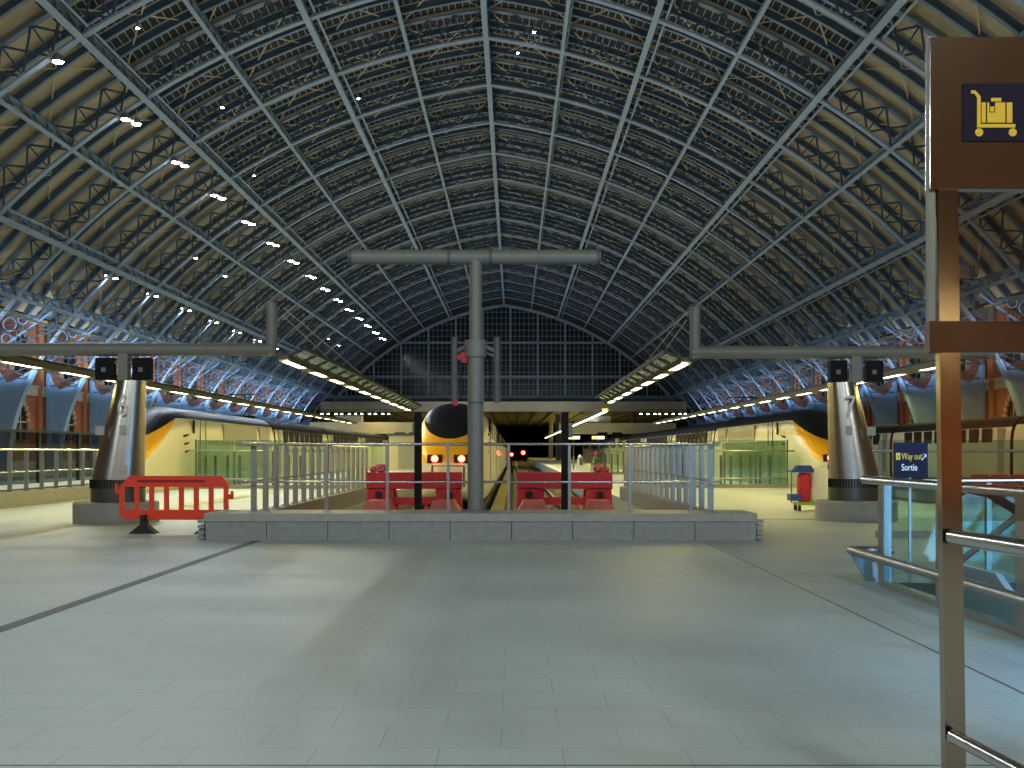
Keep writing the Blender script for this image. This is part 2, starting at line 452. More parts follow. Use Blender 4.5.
for side in (-1, 1):
    x = wall_side(side)
    proto = None
    for k in range(-1, 14):
        y = RY(k)+BAY/2
        if proto is None:
            proto = bpy.data.objects.new('window_%d' % wn, None); COL.objects.link(proto); proto.location = (x, y, 0); proto['kind'] = 'structure'
            g = MB(); g.prism(arch_poly(1.0, 2.6, 4.0), 0, -side*.06, 'x'); g.prism(arch_poly(1.25, 7.9, 9.2), 0, -side*.06, 'x'); g.build('pane', DGLASS, proto)
            a = MB(); arch_ring(a, 1.0, 2.6, 4.0, .4, 0, -side*.2, 0, 1); arch_ring(a, 1.25, 7.9, 9.2, .45, 0, -side*.2, 0, 1)
            a.build('arch_surround', [STONEBAND, BRICK], proto)
            b = MB()
            for yy in (-.02, ): b.box(0, -side*.1, -.05, .05, 2.6, 5.2); b.box(0, -side*.1, -.05, .05, 7.9, 10.8)
            b.box(0, -side*.1, -1, 1, 3.9, 4.0); b.box(0, -side*.1, -1.25, 1.25, 9.1, 9.2)
            b.build('mullion', STONEBAND, proto)
        else:
            q = dup(proto, (x, y, 0)); q.name = 'window_%d' % wn
        wn += 1
# end wall behind the viewer
ws = struct('wall_back', box(-39, 35.5, YS-.4, YS+4, 0, 33), BRICK_O)
mb = MB()
for z in (4.9, 9.6, 14): mb.box(-38, 35, YS+4, YS+4.15, z, z+.5)
mb.build('stone_band', STONEBAND, ws)
mb = MB()
for i in range(-7, 8):
    q = MB(); arch_ring(q, 1.1, .9, 2.9, .35, 0, .14, 0, 1)
    vs = [(i*4.6+p[1], YS+4+p[0], p[2]) for p in q.v]
    n = len(mb.v); mb.v += vs; mb.f += [tuple(a+n for a in f) for f in q.f]; mb.m += q.m; mb.uv += q.uv
mb.build('arch_surround', [STONEBAND, BRICK], ws)

# ------------------------------------------------------------------ ceiling
ceil = MB()
SUB = BAY/4
PHG = 33.0
segs = 16
def pt(side, phi, R, y): a = arc(phi, R, side); return (RX+a[0], y, a[1])
PH0 = 8.02
nsub = round((YE-YS)/SUB)
RD = 50.85
for side in (-1, 1):
    ph = [PH0+(PHG-PH0)*i/segs for i in range(segs+1)]
    for j in range(nsub):
        y = YS+j*SUB
        prof = [(y, 0), (y+.95, 0), (y+1.5, .6), (y+SUB, 0)]
        for i in range(segs):
            u0, u1 = math.radians(ph[i])*RD, math.radians(ph[i+1])*RD
            for q in range(3):
                (ya, ha), (yb, hb) = prof[q], prof[q+1]
                mi = 0 if q == 0 else 1
                pts = [pt(side, ph[i], RD+ha, ya), pt(side, ph[i+1], RD+ha, ya), pt(side, ph[i+1], RD+hb, yb), pt(side, ph[i], RD+hb, yb)]
                uv = [(u0, ya), (u1, ya), (u1, yb), (u0, yb)] if q == 0 else [(u0, 0), (u1, 0), (u1, 1), (u0, 1)]
                ceil.face(pts, mi, uv)
    ph = [PHG+(PH_END-PHG)*i/12 for i in range(13)]
    for i in range(12):
        u0, u1 = math.radians(ph[i])*RD, math.radians(ph[i+1])*RD
        for j in range(24):
            ya, yb = YS+j*BAY, YS+(j+1)*BAY
            ceil.face([pt(side, ph[i], RD, ya), pt(side, ph[i+1], RD, ya), pt(side, ph[i+1], RD, yb), pt(side, ph[i], RD, yb)], 0,
                      [(ya, u0), (ya, u1), (yb, u1), (yb, u0)])
    a = pt(side, PH_END, RD, 0)
    ceil.face([(a[0], YS, a[2]), (RX+side*36.7, YS, 12.6), (RX+side*36.7, YE, 12.6), (a[0], YE, a[2])], 0, [(YS, 0), (YS, 4), (YE, 4), (YE, 0)])
cobj = struct('ceiling', ceil, [BOARD, GLAZE])
# rafters along the arch, three to each bay
rf = MB()
for side in (-1, 1):
    for lo, hi, mi in ((50.36, 50.42, 1), (50.42, 50.8, 0)):
        wdt = .24 if mi else .07
        prev = None
        for i in range(23):
            p = PH0 + (PH_END-PH0)*i/22
            a, b = arc(p, lo, side), arc(p, hi, side)
            if prev:
                pa, pb = prev
                vs = [(pa[0], -wdt/2, pa[1]), (a[0], -wdt/2, a[1]), (b[0], -wdt/2, b[1]), (pb[0], -wdt/2, pb[1]),
                      (pa[0], wdt/2, pa[1]), (a[0], wdt/2, a[1]), (b[0], wdt/2, b[1]), (pb[0], wdt/2, pb[1])]
                rf.add(vs, [(0,1,2,3),(7,6,5,4),(0,4,5,1),(3,2,6,7)], mi)
            prev = (a, b)
r0 = None
for k in range(-5, 14):
    for s in (1, 2, 3):
        y = RY(k)+s*SUB
        if r0 is None:
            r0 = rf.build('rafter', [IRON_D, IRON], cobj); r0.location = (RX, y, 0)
        else:
            c = r0.copy(); COL.objects.link(c); c.parent = cobj; c.location = (RX, y, 0)
# pale wind braces
br = MB()
for k in range(-5, 14):
    for side in (-1, 1):
        for i in range(7):
            p0 = PH0+6*i; p1 = p0+6 if i < 7 else PH_END
            pm = (p0+p1)/2
            y0, y1 = RY(k)+.3, RY(k+1)-.3; ym = (y0+y1)/2
            for (a, ya), (b, yb) in (((p0, y0), (pm, ym)), ((p1, y0), (pm, ym)), ((pm, ym), (p0, y1)), ((pm, ym), (p1, y1))):
                br.bar(pt(side, a, 50.62, ya), pt(side, b, 50.62, yb), .07, .05)
o = br.build('wind_bracing', BRACE, cobj); o['kind'] = 'stuff'

# ------------------------------------------------------------------ ribs
def haunch(t):   # t 0..1 from tangent point to floor
    a0 = math.radians(90-PH_END); a1 = math.asin((0-hcz)/HR)
    a = a0 + (a1-a0)*t
    return (hcx+HR*math.cos(a), hcz+HR*math.sin(a))
rib = thing('roof_rib', '', 'roof rib', (RX, RY(-4), 0))
inner, outer, lat = MB(), MB(), MB()
def strip(mb, pts, t, w, nrm):
    """flat flange: list of (x,z), thickness t towards normal, width w along y"""
    for (x0, z0), (x1, z1) in zip(pts[:-1], pts[1:]):
        mb.bar((x0, 0, z0), (x1, 0, z1), w, t, up=(nrm[0]*1.0, 0, nrm[1]))
for side in (-1, 1):
    pin = [arc(PH0+(PH_END-PH0)*i/22, R_IN, side) for i in range(23)]
    hp = [(side*haunch(i/14)[0], haunch(i/14)[1]) for i in range(15)]
    for (a, b) in zip(pin[:-1]+hp[:-1], pin[1:]+hp[1:]):
        n = Vector((-(b[1]-a[1]), 0, b[0]-a[0])).normalized()
        inner.bar((a[0], 0, a[1]), (b[0], 0, b[1]), .42, .12, up=n)
    pout = [arc(PH0-.4+(PH_END-PH0+.4)*i/22, R_OUT, side) for i in range(23)]
    for (a, b) in zip(pout[:-1], pout[1:]):
        n = Vector((-(b[1]-a[1]), 0, b[0]-a[0])).normalized()
        outer.bar((a[0], 0, a[1]), (b[0], 0, b[1]), .42, .12, up=n)
    xo = side*36.25
    top = pout[-1]
    outer.bar((top[0], 0, top[1]), (xo, 0, 12.0), .4, .14)
    outer.box(xo-.08, xo+.08, -.21, .21, 0, 12.0)
    npan = 22
    for i in range(npan):
        p0 = PH0+(PH_END-PH0)*i/npan; p1 = PH0+(PH_END-PH0)*(i+1)/npan
        a, b = arc(p0, R_IN, side), arc(p1, R_OUT, side); c, d = arc(p0, R_OUT, side), arc(p1, R_IN, side)
        lat.bar((a[0], .05, a[1]), (b[0], .05, b[1]), .11, .06, up=(0, 1, 0)); lat.v  # cross members
        lat.bar((c[0], -.05, c[1]), (d[0], -.05, d[1]), .11, .06, up=(0, 1, 0))
        lat.bar((a[0], 0, a[1]), (c[0], 0, c[1]), .08, .12, up=(0, 1, 0))
    # open lattice between haunch and stanchion above z=7
    zs = [12.0, 10.6, 9.3, 8.1, 7.0]
    def hx(z):
        return side*(hcx + math.sqrt(max(0, HR**2-(z-hcz)**2)))
    for z0, z1 in zip(zs[:-1], zs[1:]):
        x0 = hx(min(z0, hp[0][1])); x1 = hx(z1)
        if z0 > hp[0][1]: x0 = pin[-1][0]
        lat.bar((x0, .05, z0), (xo, .05, z1), .07, .16, up=(0, 1, 0)); lat.bar((xo, -.05, z0), (x1, -.05, z1), .07, .16, up=(0, 1, 0))
        lat.bar((x1, 0, z1), (xo, 0, z1), .1, .14, up=(0, 1, 0))
    # solid foot
    poly = [(xo, 0)] + [(hx(z), z) for z in (0, 1, 2, 3, 4, 5, 6, 6.6)]
    m_ = (hx(6.6)+xo)/2
    poly += [(hx(7.6)+side*.25, 7.6), (m_-side*.3, 6.9), (m_+side*.4, 6.7), (xo, 7.9)]
    pl = MB(); pl.prism(poly, -.07, .07, 'y')
    f = pl.build('foot_plate', SKYIRON, rib, fix=True)
    st = MB()
    st.prism([(hx(z)-side*.1, z) for z in (0, 1.5, 3, 4.5, 6, 7.6)] + [(hx(z)+side*.12, z) for z in (7.6, 6, 4.5, 3, 1.5, 0)], -.3, .3, 'y')
    st.box(xo-.1, xo+.1, -.3, .3, 0, 8); st.box(hx(0)-side*.3, xo, -.45, .45, 0, .25)
    st.build('foot_flange', SKYIRON, f, fix=True)
    # scroll ornament: rings in the spandrel
    orn = MB()
    for cx, cz, r in ((xo-side*1.0, 11.0, .48), (xo-side*1.95, 11.35, .34), (xo-side*.75, 9.95, .36), (xo-side*2.6, 11.55, .2)):
        ring = [(cx+r*math.cos(a*PI/8), 0, cz+r*math.sin(a*PI/8)) for a in range(17)]
        orn.tube(ring, .06, 6)
    orn.bar((xo, 0, 9.0), (pin[-1][0]+side*.5, 0, 11.9), .12, .12)
    orn.build('spandrel_scroll', SKYIRON, rib)
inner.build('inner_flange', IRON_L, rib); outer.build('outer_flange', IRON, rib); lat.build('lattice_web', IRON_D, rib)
NR = 19
for i, k in enumerate(range(-4, 15)):
    lab = 'great blue-grey lattice iron arch of the roof, %s from the glazed end screen' % nth(NR-1-i)
    if i == 0: rib['label'] = lab; rib['group'] = 'arched ribs of the train shed roof'
    else: dup(rib, (RX, RY(k), 0), label=lab)

# ------------------------------------------------------------------ purlins
def purlin(kind, y0, y1):
    """built in local frame: origin on the inner circle, +z outwards"""
    lo, up, la = MB(), MB(), MB()
    wd = {'main': .34, 'ridge': .34, 'thin': .22}[kind]
    if kind == 'main':
        lo.box(-wd/2, wd/2, y0, y1, -.34, -.22); lo.box(-.06, .06, y0, y1, -.22, .14); lo.box(.50, .62, y0, y1, .1, .2)
    else: lo.box(-wd/2, wd/2, y0, y1, -.08, .06)
    up.box(-.14, .14, y0, y1, 1.3, 1.45)
    n = round((y1-y0)/1.49); st = (y1-y0)/n
    for i in range(n):
        a, b = y0+i*st, y0+(i+1)*st
        la.bar((.03, a, .05), (.03, b, 1.35), .1, .05, up=(1, 0, 0)); la.bar((-.03, a, 1.35), (-.03, b, .05), .1, .05, up=(1, 0, 0))
    return lo, up, la
PUR = [(8.02, 'ridge', 'along the very crown of the roof'), (14, 'thin', 'next to the crown'), (20, 'main', 'second out from the crown'), (26, 'thin', 'third out from the crown'),
       (32, 'main', 'at the edge of the glazed roof'), (38, 'thin', 'just below the glazed roof'), (44.6, 'main', 'broad and low on the boarded slope'), (50, 'thin', 'lowest above the brick wall')]
meshes = {}
for phi, kind, where in PUR:
    for side in ((1,) if kind == 'ridge' else (-1, 1)):
        sd = '' if kind == 'ridge' else (' on the left' if side < 0 else ' on the right')
        a = arc(phi, R_IN, side)
        t = thing('roof_purlin', '%s blue-grey roof purlin, %s%s' % ({'main': 'thick', 'ridge': 'long', 'thin': 'slender'}[kind], where, sd), 'purlin',
                  (RX+a[0], 0, a[1]), group='long purlins of the train shed roof')
        t.rotation_euler = (0, 0 if kind == 'ridge' else side*math.radians(phi), 0)
        if kind not in meshes:
            lo, up, la = purlin(kind, YS+6, YE)
            meshes[kind] = (lo.build('bottom_chord', IRON_L, t), up.build('top_chord', IRON, t), la.build('lattice', IRON, t))
        else:
            for s in meshes[kind]:
                c = s.copy(); COL.objects.link(c); c.parent = t

# ------------------------------------------------------------------ glazed end screen
def zarc(x):
    x = abs(x)
    s = (x+CXO)/R_IN
    return CZO + R_IN*math.sqrt(1-s*s) if s < math.sin(math.radians(PH_END)) else hcz + math.sqrt(max(0, HR*HR-(x-hcx)**2))
ysc = YE+.1
scr = bpy.data.objects.new('window_%d' % wn, None); COL.objects.link(scr); scr.location = (RX, ysc, 0); scr['kind'] = 'structure'
poly = [(-31, 11.6), (31, 11.6)] + [(x, zarc(x)+.2) for x in [31-i*1.0 for i in range(63)]]
MB().prism(poly, .3, .36, 'y').build('pane', DGLASS, scr, fix=True)
fr, mun = MB(), MB()
for i in range(-6, 7):
    x = i*5.0+1.2
    if abs(x) < 31: fr.box(x-.16, x+.16, -.1, .3, 11.6, zarc(x))
for z in (15.4, 21.6):
    X = max(x*.1 for x in range(0, 320) if zarc(x*.1) > z); fr.box(-X, X, -.1, .3, z-.17, z+.17)
fr.box(-33, 33, -.3, .3, 11.3, 11.9)
for i in range(-37, 38):
    x = i*.833+1.2
    if abs(x) < 31: mun.box(x-.035, x+.035, .18, .3, 11.8, zarc(x))
for i in range(1, 16):
    z = 11.8+i*1.1
    if z > 28: break
    X = max(x*.1 for x in range(0, 320) if zarc(x*.1) > z); mun.box(-X, X, .18, .3, z-.035, z+.035)
fr.build('frame', IRON_L, scr); mun.build('glazing_bars', IRON_L, scr)
ao = MB(); pp = [(x, zarc(x)) for x in [-31+i for i in range(63)]]
for a, b in zip(pp[:-1], pp[1:]): ao.bar((a[0], -.2, a[1]-.25), (b[0], -.2, b[1]-.25), .4, .5)
ao.build('arched_edge', IRON_L, scr)

# ------------------------------------------------------------------ flat roofed extension beyond
struct('trim_fascia', box(RX-33, RX+33, ysc-2.6, ysc-1.9, 8.9, 10.7), CREAM)
struct('ceiling_extension', box(RX-60, RX+60, ysc-1.9, 430, 9.4, 10.2), DARK)
mb = MB()
for i in range(-11, 12): mb.box(RX+i*3-.2, RX+i*3+.2, ysc-1.8, 430, 8.9, 9.4)
struct('trim_joists', mb, DARK)
struct('wall_far', box(-70, 70, 430, 431, -1.3, 10.2), mat('night_black', (.01, .01, .012), .9))
struct('wall_far_left', box(RX-60, RX-59.5, ysc, 430, -1, 9.4), DARK); struct('wall_far_right', box(RX+59.5, RX+60, ysc, 430, -1, 9.4), DARK)
mb = MB()
for x in (-37, 33.5): mb.box(x-1.5 if x < 0 else x, x if x < 0 else x+1.5, ysc-.2, ysc+.8, 0, 12.6)
struct('wall_end_piers', mb, BRICK)
# gable closure above the end screen
mb = MB()
prev = None
for i in range(0, 45):
    p = PH0+(PH_END-PH0)*i/44
    cur = [(s, arc(p, R_IN-.1, s), arc(p, RD+.8, s)) for s in (-1, 1)]
    if prev:
        for (s, a, b), (_, c, d) in zip(prev, cur):
            mb.face([(RX+a[0], ysc+.5, a[1]), (RX+c[0], ysc+.5, c[1]), (RX+d[0], ysc+.5, d[1]), (RX+b[0], ysc+.5, b[1])])
    prev = cur
struct('wall_gable', mb, GREY_D)

# ------------------------------------------------------------------ trains
def interp(s, tab):
    for (a, va), (b, vb) in zip(tab[:-1], tab[1:]):
        if s <= b: return va+(vb-va)*(s-a)/(b-a) if s > a else va
    return tab[-1][1]
def smoothint(s, tab):
    n = len(tab)
    if s <= tab[0][0]: return tab[0][1]
    if s >= tab[-1][0]: return tab[-1][1]
    for i in range(n-1):
        if s <= tab[i+1][0]: break
    def m(j):
        if j <= 0: return (tab[1][1]-tab[0][1])/(tab[1][0]-tab[0][0])
        if j >= n-1: return 0
        return (tab[j+1][1]-tab[j-1][1])/(tab[j+1][0]-tab[j-1][0])
    h = tab[i+1][0]-tab[i][0]; t = (s-tab[i][0])/h
    return (2*t**3-3*t*t+1)*tab[i][1]+(t**3-2*t*t+t)*h*m(i)+(-2*t**3+3*t*t)*tab[i+1][1]+(t**3-t*t)*h*m(i+1)
ZT = [(0, 1.25), (.25, 1.62), (.8, 1.86), (1.5, 2.10), (2.6, 2.55), (4, 3.02), (5.5, 3.38), (7.2, 3.58), (9, 3.65)]
ZB = [(0, .15), (.4, -.1), (1.5, -.25), (4, -.3)]
HW = [(0, .70), (.2, .92), (.6, 1.08), (1.4, 1.2), (3, 1.31), (6, 1.38), (9, 1.41)]
SEC = [(.0, .0), (.86, .0), (.97, .03), (1.0, .1), (1.0, .3), (1.0, .5), (.995, .62), (.975, .72), (.94, .79), (.88, .85), (.78, .905), (.62, .95), (.42, .98), (.2, .996), (0, 1.0)]
def section_pts():
    out = []
    for (a, b), (c, d) in zip(SEC[:-1], SEC[1:]):
        n = 3
        for i in range(n): out.append((a+(c-a)*i/n, b+(d-b)*i/n))
    out.append(SEC[-1]); return out
SP = section_pts()
KN = .6
def livery():
    m = mat('train_livery', (.72, .68, .50), .38); k = NT(m)
    tc = k.n('ShaderNodeTexCoord'); sep = k.n('ShaderNodeSeparateXYZ'); k.l(tc.outputs['Object'], sep.inputs[0])
    s_ = k.math('DIVIDE', sep.outputs[1], KN); z = sep.outputs[2]
    x2 = k.math('MULTIPLY', k.math('MULTIPLY', sep.outputs[0], sep.outputs[0]), .17)
    dk = k.math('MINIMUM', k.math('ADD', k.math('ADD', k.math('MULTIPLY', s_, .155), 1.87), x2), 3.1)
    dark = k.math('MULTIPLY', k.math('GREATER_THAN', z, dk), k.math('GREATER_THAN', s_, 1.2))
    yl = k.math('MAXIMUM', 1.2, k.math('ADD', k.math('MULTIPLY', s_, .31), 1.12))
    yel = k.math('MULTIPLY', k.math('GREATER_THAN', z, yl), k.math('LESS_THAN', s_, 8.4))
    c = k.mix(yel, (.72, .68, .50), (.85, .42, .012)); c = k.mix(dark, c, (.012, .014, .022))
    k.l(c, k.b.inputs['Base Color'])
    k.l(k.math('SUBTRACT', .5, k.math('MULTIPLY', dark, .4)), k.b.inputs['Specular IOR Level'])
    return m
LIVERY = livery()
def train(x, ynose, length, label, nosebias=1, detail=True):
    t = thing('high_speed_train', label, 'train', (x, ynose, 0), group=None)
    mb = MB(); ss = [0, .04, .1, .2, .32] + [.45+.15*i for i in range(40)] + [9.4, 10.5, 12, 14, 22.0]
    rings = []
    for s in ss:
        w_, zt, zb = smoothint(s/KN, HW), smoothint(s/KN, ZT), smoothint(s/KN, ZB)
        half = [(w_*a, zb+(zt-zb)*b) for a, b in SP]
        ring = [(-a, s, b) for a, b in half] + [(a, s, b) for a, b in half[::-1][1:]]
        rings.append(ring)
    n = len(rings[0])
    vs = [p for r in rings for p in r]; mb.v = vs
    def cls(s, xx, z):
        dk = 2.02+.16*max(0, s-1.3) if s < 5.8 else 2.74+.27*(s-5.8)
        if s > 8.1: dk = 3.36
        if s > 1.25 and z > dk: return 2
        yl = 1.22 if s < 2.3 else 1.22+.34*(s-2.3)
        if s < 8.2 and z > yl and s > .0: return 1
        if s < .7 and z > 1.1: return 1
        return 0
    for i in range(len(ss)-1):
        for k in range(n-1):
            a, b, c, d = i*n+k, i*n+k+1, (i+1)*n+k+1, (i+1)*n+k
            zc = sum(vs[q][2] for q in (a, b, c, d))/4; xc = sum(vs[q][0] for q in (a, b, c, d))/4
            mb.f.append((a, d, c, b)); mb.m.append(0); mb.uv.append(None)
    mb.f.append(tuple(range(n))); mb.m.append(0); mb.uv.append(None)
    mb.f.append(tuple(range((len(ss)-1)*n, len(ss)*n))[::-1]); mb.m.append(2); mb.uv.append(None)
    mb.build('power_car_body', [LIVERY, LIVERY, TDARK], t, smooth=True, fix=True)
    # panels on the side
    pn = MB()
    for sx in (-1, 1):
        pn.box(sx*1.40, sx*1.425, 10.6, 17.5, 2.2, 3.0); pn.box(sx*1.40, sx*1.425, 18.2, 20.6, 2.2, 3.0)
    pn.build('side_grille', TGREY, t)
    for sx in (-1, 1):
        MB().box(sx*1.40, sx*1.42, 6.6, 6.66, .4, 3.1).build('door_seam', TDARK, t); MB().box(sx*1.40, sx*1.42, 7.5, 7.56, .4, 3.1).build('door_seam', TDARK, t)
        MB().box(sx*1.375, sx*1.43, 5.55, 5.75, 2.45, 3.05).build('cab_vent', TDARK, t)
        for q, zz in enumerate((1.55, 1.9, 2.25)):
            dr = MB(); dr.prism([(4.35-.08*q, zz), (4.9-.08*q, zz+.06), (5.15-.08*q, zz+.16), (4.85-.08*q, zz+.14), (4.4-.08*q, zz+.11)], sx*1.34, sx*1.41, 'x')
            dr.build('side_stripe', TDARK, t)
    # lights
    for sx in (-1, 1):
        g = MB(); g.box(sx*.50-.28, sx*.50+.28, .0, .3, 1.18, 1.5); h = g.build('lamp_housing', TDARK, t)
        l = MB(); l.tube([(sx*.50, -.06, 1.35), (sx*.50, .06, 1.35)], .13, 18); l.build('tail_lamp', REDL, h)
    cp = MB(); cp.prism([(-.52, .35), (.52, .35), (.40, 1.02), (-.40, 1.02)], -.03, .1, 'y'); cp.build('coupler_hatch', TWHITE, t)
    rp = MB(); rp.box(-.62, -.56, .0, .1, .3, 1.1); rp.box(.56, .62, 0, .1, .3, 1.1); rp.box(-.62, .62, 0, .1, 1.06, 1.1); rp.build('hatch_outline', TDARK, t)
    sk = MB(); sk.box(-1.15, 1.15, 1.6, 21.5, -.6, -.3); sk.build('running_gear', BLACK, t)
    # pantograph
    pg = MB(); pg.bar((0, 20, 3.7), (0, 21.2, 4.3), .07, .07); pg.bar((0, 21.2, 4.3), (0, 20.2, 4.95), .07, .07)
    pg.bar((-.85, 20.2, 5.0), (.85, 20.2, 5.0), .12, .06); pg.box(-.5, .5, 19.6, 20.9, 3.6, 3.75); pg.bar((-.85, 20.2, 5.0), (-1.05, 20.2, 4.85), .06, .05); pg.bar((.85, 20.2, 5.0), (1.05, 20.2, 4.85), .06, .05)
    pg.build('pantograph', BLACK, t)
    # coaches
    y = 22.4; first = None
    while y < length:
        if first is None:
            cb = MB(); half = [(1.41*a, -.3+(3.65+.3)*b) for a, b in SP]
            rg = [(-a, 0, b) for a, b in half] + [(a, 0, b) for a, b in half[::-1][1:]]
            vs2 = rg + [(p[0], 18.2, p[2]) for p in rg]; nn = len(rg)
            for k in range(nn-1):
                zz = (rg[k][2]+rg[k+1][2])/2
                cb.f.append((k, k+nn, k+1+nn, k+1)); cb.m.append(1 if zz > 3.0 else 0); cb.uv.append(None)
            cb.v = vs2; cb.f += [tuple(range(nn)), tuple(range(nn, 2*nn))[::-1]]; cb.m += [1, 1]; cb.uv += [None, None]
            first = cb.build('coach', [TWHITE, TDARK], t, smooth=True, fix=True); first.location = (0, y, 0)
            for sx in (-1, 1):
                wd_ = MB()
                for q in range(8): wd_.box(sx*1.395, sx*1.422, 2.2+q*1.75, 3.5+q*1.75, 2.15, 2.95)
                wd_.build('window_band', TDARK, first)
            for sx in (-1, 1): MB().box(sx*1.395, sx*1.42, .7, 1.5, .2, 2.95).build('coach_door', TGREY, first)
            sk2 = MB(); sk2.box(-1.15, 1.15, .8, 17.4, -.6, -.28); sk2.build('running_gear', BLACK, first)
        else:
            c = first.copy(); COL.objects.link(c); c.parent = t; c.location = (0, y, 0)
            for g in first.children:
                d = g.copy(); COL.objects.link(d); d.parent = c
        y += 18.7
    return t
train(-2.45, 39.6, 120, 'yellow-nosed high speed train facing the buffers behind the central mast, two red lamps lit')
train(-16.0, 42.9, 150, 'yellow and white high speed train at the left platform behind pillar 6')
train(14.25, 46.3, 150, 'yellow and white high speed train at the right platform behind the steel pillar')
train(28.6, 36.0, 120, 'far right high speed train seen through the glass screen beyond the way out sign')

# ------------------------------------------------------------------ tracks
tr = None
for x, y0, lab in ((-2.45, 26.2, 'left-hand railway track in the central pit, under the train'), (1.2, 26.2, 'empty railway track in the central pit, right of the train'),
                   (-16.0, 29, 'railway track under the left train'), (14.25, 34, 'railway track under the right train'), (-19.8, 29, 'empty railway track left of the left train'),
                   (18.2, 34, 'empty railway track right of the right train'), (28.6, 35, 'railway track under the far right train')):
    t = thing('railway_track', lab, 'track', (x, y0, 0))
    L = 410-y0
    for s in (-1, 1):
        r = MB(); r.box(s*.7525-.035, s*.7525+.035, 0, L, -.68, -.62); r.box(s*.7525-.015, s*.7525+.015, 0, L, -.78, -.68); r.box(s*.7525-.07, s*.7525+.07, 0, L, -.8, -.78)
        r.build('rail', mat('rail_steel', (.25, .22, .2), .35, .7), t)
    sl = MB()
    for i in range(int(min(L, 160)/.7)): sl.box(-1.25, 1.25, i*.7, i*.7+.25, -.98, -.8)
    s_ = sl.build('sleepers', CONC, t); s_['kind'] = 'stuff'
# added strip for ballast between the tracks, yellow lamplight put into its colour
o = box(-.85, -.45, 22.5, 190, -1, -.5).build('lit_ballast_strip', mat('lit_ballast', (.36, .31, .14), .8, 0, .15, 2)); tag(o, 'long low ballast strip, yellow light painted in, between the two central tracks', 'lit_ballast')

# ------------------------------------------------------------------ buffer stops
def buffer_stop(x, label):
    t = thing('buffer_stop', label, 'buffer stop', (x, 25.6, -.65))
    b = MB(); b.box(-1.15, 1.15, 0, .32, 1.36, 1.76); b.box(-1.05, 1.05, .32, .4, 1.42, 1.7)
    b.build('buffer_beam', RED, t)
    u = MB(); u.box(-.85, .85, .05, .25, .98, 1.16); u.build('lower_beam', RED, t)
    for s in (-1, 1):
        l = MB(); l.prism([(s*.55, 1.38), (s*1.12, 1.38), (s*1.22, 0), (s*.62, 0), (s*.5, .9)], .0, .28, 'y'); lg = l.build('leg', RED, t, fix=True)
        g = MB(); g.tube([(s*.85, -.06, 1.22), (s*.85, 0, 1.22)], .09, 14); g.build('bolt', RUBBER, lg)
        f = MB(); f.prism([(s*.52, 1.12), (s*1.0, 1.12), (s*1.18, .8), (s*1.2, 0), (s*.36, 0), (s*.38, .8)], -1.0, -.02, 'y')
        f.box(s*.75-.1, s*.75+.1, -1.03, -.99, .9, 1.02)
        f.build('anchor_block', PINK, t, fix=True)
        d = MB(); d.bar((s*.55, .3, 1.5), (s*.62, 2.6, .05), .14, .2); d.build('rear_brace', RED, t)
        k = MB(); k.bar((s*.25, .15, .95), (s*.9, .15, .1), .08, .1, up=(0, 1, 0)); k.build('cross_brace', PINK, t)
    for sx in ((-1,) if x < 0 else (1,)):
        w_ = MB()
        w_.lathe([(.05, 0), (.12, .03), (.14, .1), (.12, .18), (.05, .21)], (sx*.82, .15, 1.76), 12)
        w_.lathe([(.05, 0), (.09, .03), (.1, .08), (.07, .14)], (sx*1.0, .15, 1.76), 12)
        w_.build('stop_lamp', mat('candy', (.7, .12, .12), .5, 0, .9, 16), t, smooth=True)
    return t
buffer_stop(-2.4, 'red buffer stop in front of the central train')
buffer_stop(1.22, 'red buffer stop on the empty track right of the mast')
for x, lab in ((-1.98, 'thin black post in front of the buffer stop at left of the mast'), (1.05, 'thin black post in front of the buffer stop at right of the mast')):
    t = thing('signal_post', lab, 'post', (x, 22.0, -1.0))
    MB().box(-.075, .075, -.05, .05, 0, 3.42).build('mast', BLACK, t); MB().box(-.2, .2, -.15, .15, 0, .06).build('base_plate', BLACK, t)
    h = MB(); h.box(.075, .16, -.04, .1, 2.9, 3.15) if x > 0 else h.box(-.12, -.075, -.04, .04, 3.0, 3.2); h.build('lamp_head', GREY, t)

# ------------------------------------------------------------------ plinth and railings of the pit
t = thing('stone_plinth', 'low grey granite plinth closing the end of the central track pit', 'plinth', (0, 19.4, 0))
for i in range(9):
    x0 = -5.62+i*1.115
    q = MB(); q.box(x0+.004, x0+1.107, 0, .5, .0, .33); q.build('face_block', STONE, t)
q = MB(); q.box(-5.64, 4.42, -.03, 1.25, .335, .48); q.build('coping', mat('coping', (.34, .335, .30), .6, 0, .1, 8), t)
q = MB(); q.box(-5.6, 4.40, .5, 1.3, 0, .335); q.build('core', CONC, t)
for s, xe in ((-1, -5.64), (1, 4.42)):
    for i in range(4):
        q = MB(); q.box(xe, xe+s*.12, -.02, 1.2, .02+i*.095, .075+i*.095); q.build('end_fin', STONE, t)
def railing(name, label, pts_posts, top, mid, base_z, flat, mat_=STEEL, group=None):
    t = thing(name, label, 'railing', (0, 0, 0), group=group)
    a, b = Vector(pts_posts[0]), Vector(pts_posts[-1])
    for p in pts_posts:
        m = MB()
        if flat:
            # plate post, face across the view, bowed at the top
            x, y = p[0], p[1]
            m.box(x-flat/2, x+flat/2, y-.012, y+.012, base_z, top-.03); m.box(x-flat/2-.03, x+flat/2+.03, y-.05, y+.05, base_z, base_z+.02)
            m.box(x-.02, x+.02, y-.03, y+.03, top-.06, top)
        else:
            x, y = p[0], p[1]
            m.box(x-.025, x+.025, y-.03, y+.03, base_z, top-.02); m.box(x-.06, x+.06, y-.06, y+.06, base_z, base_z+.02)
        m.build('post', mat_, t)
    return t
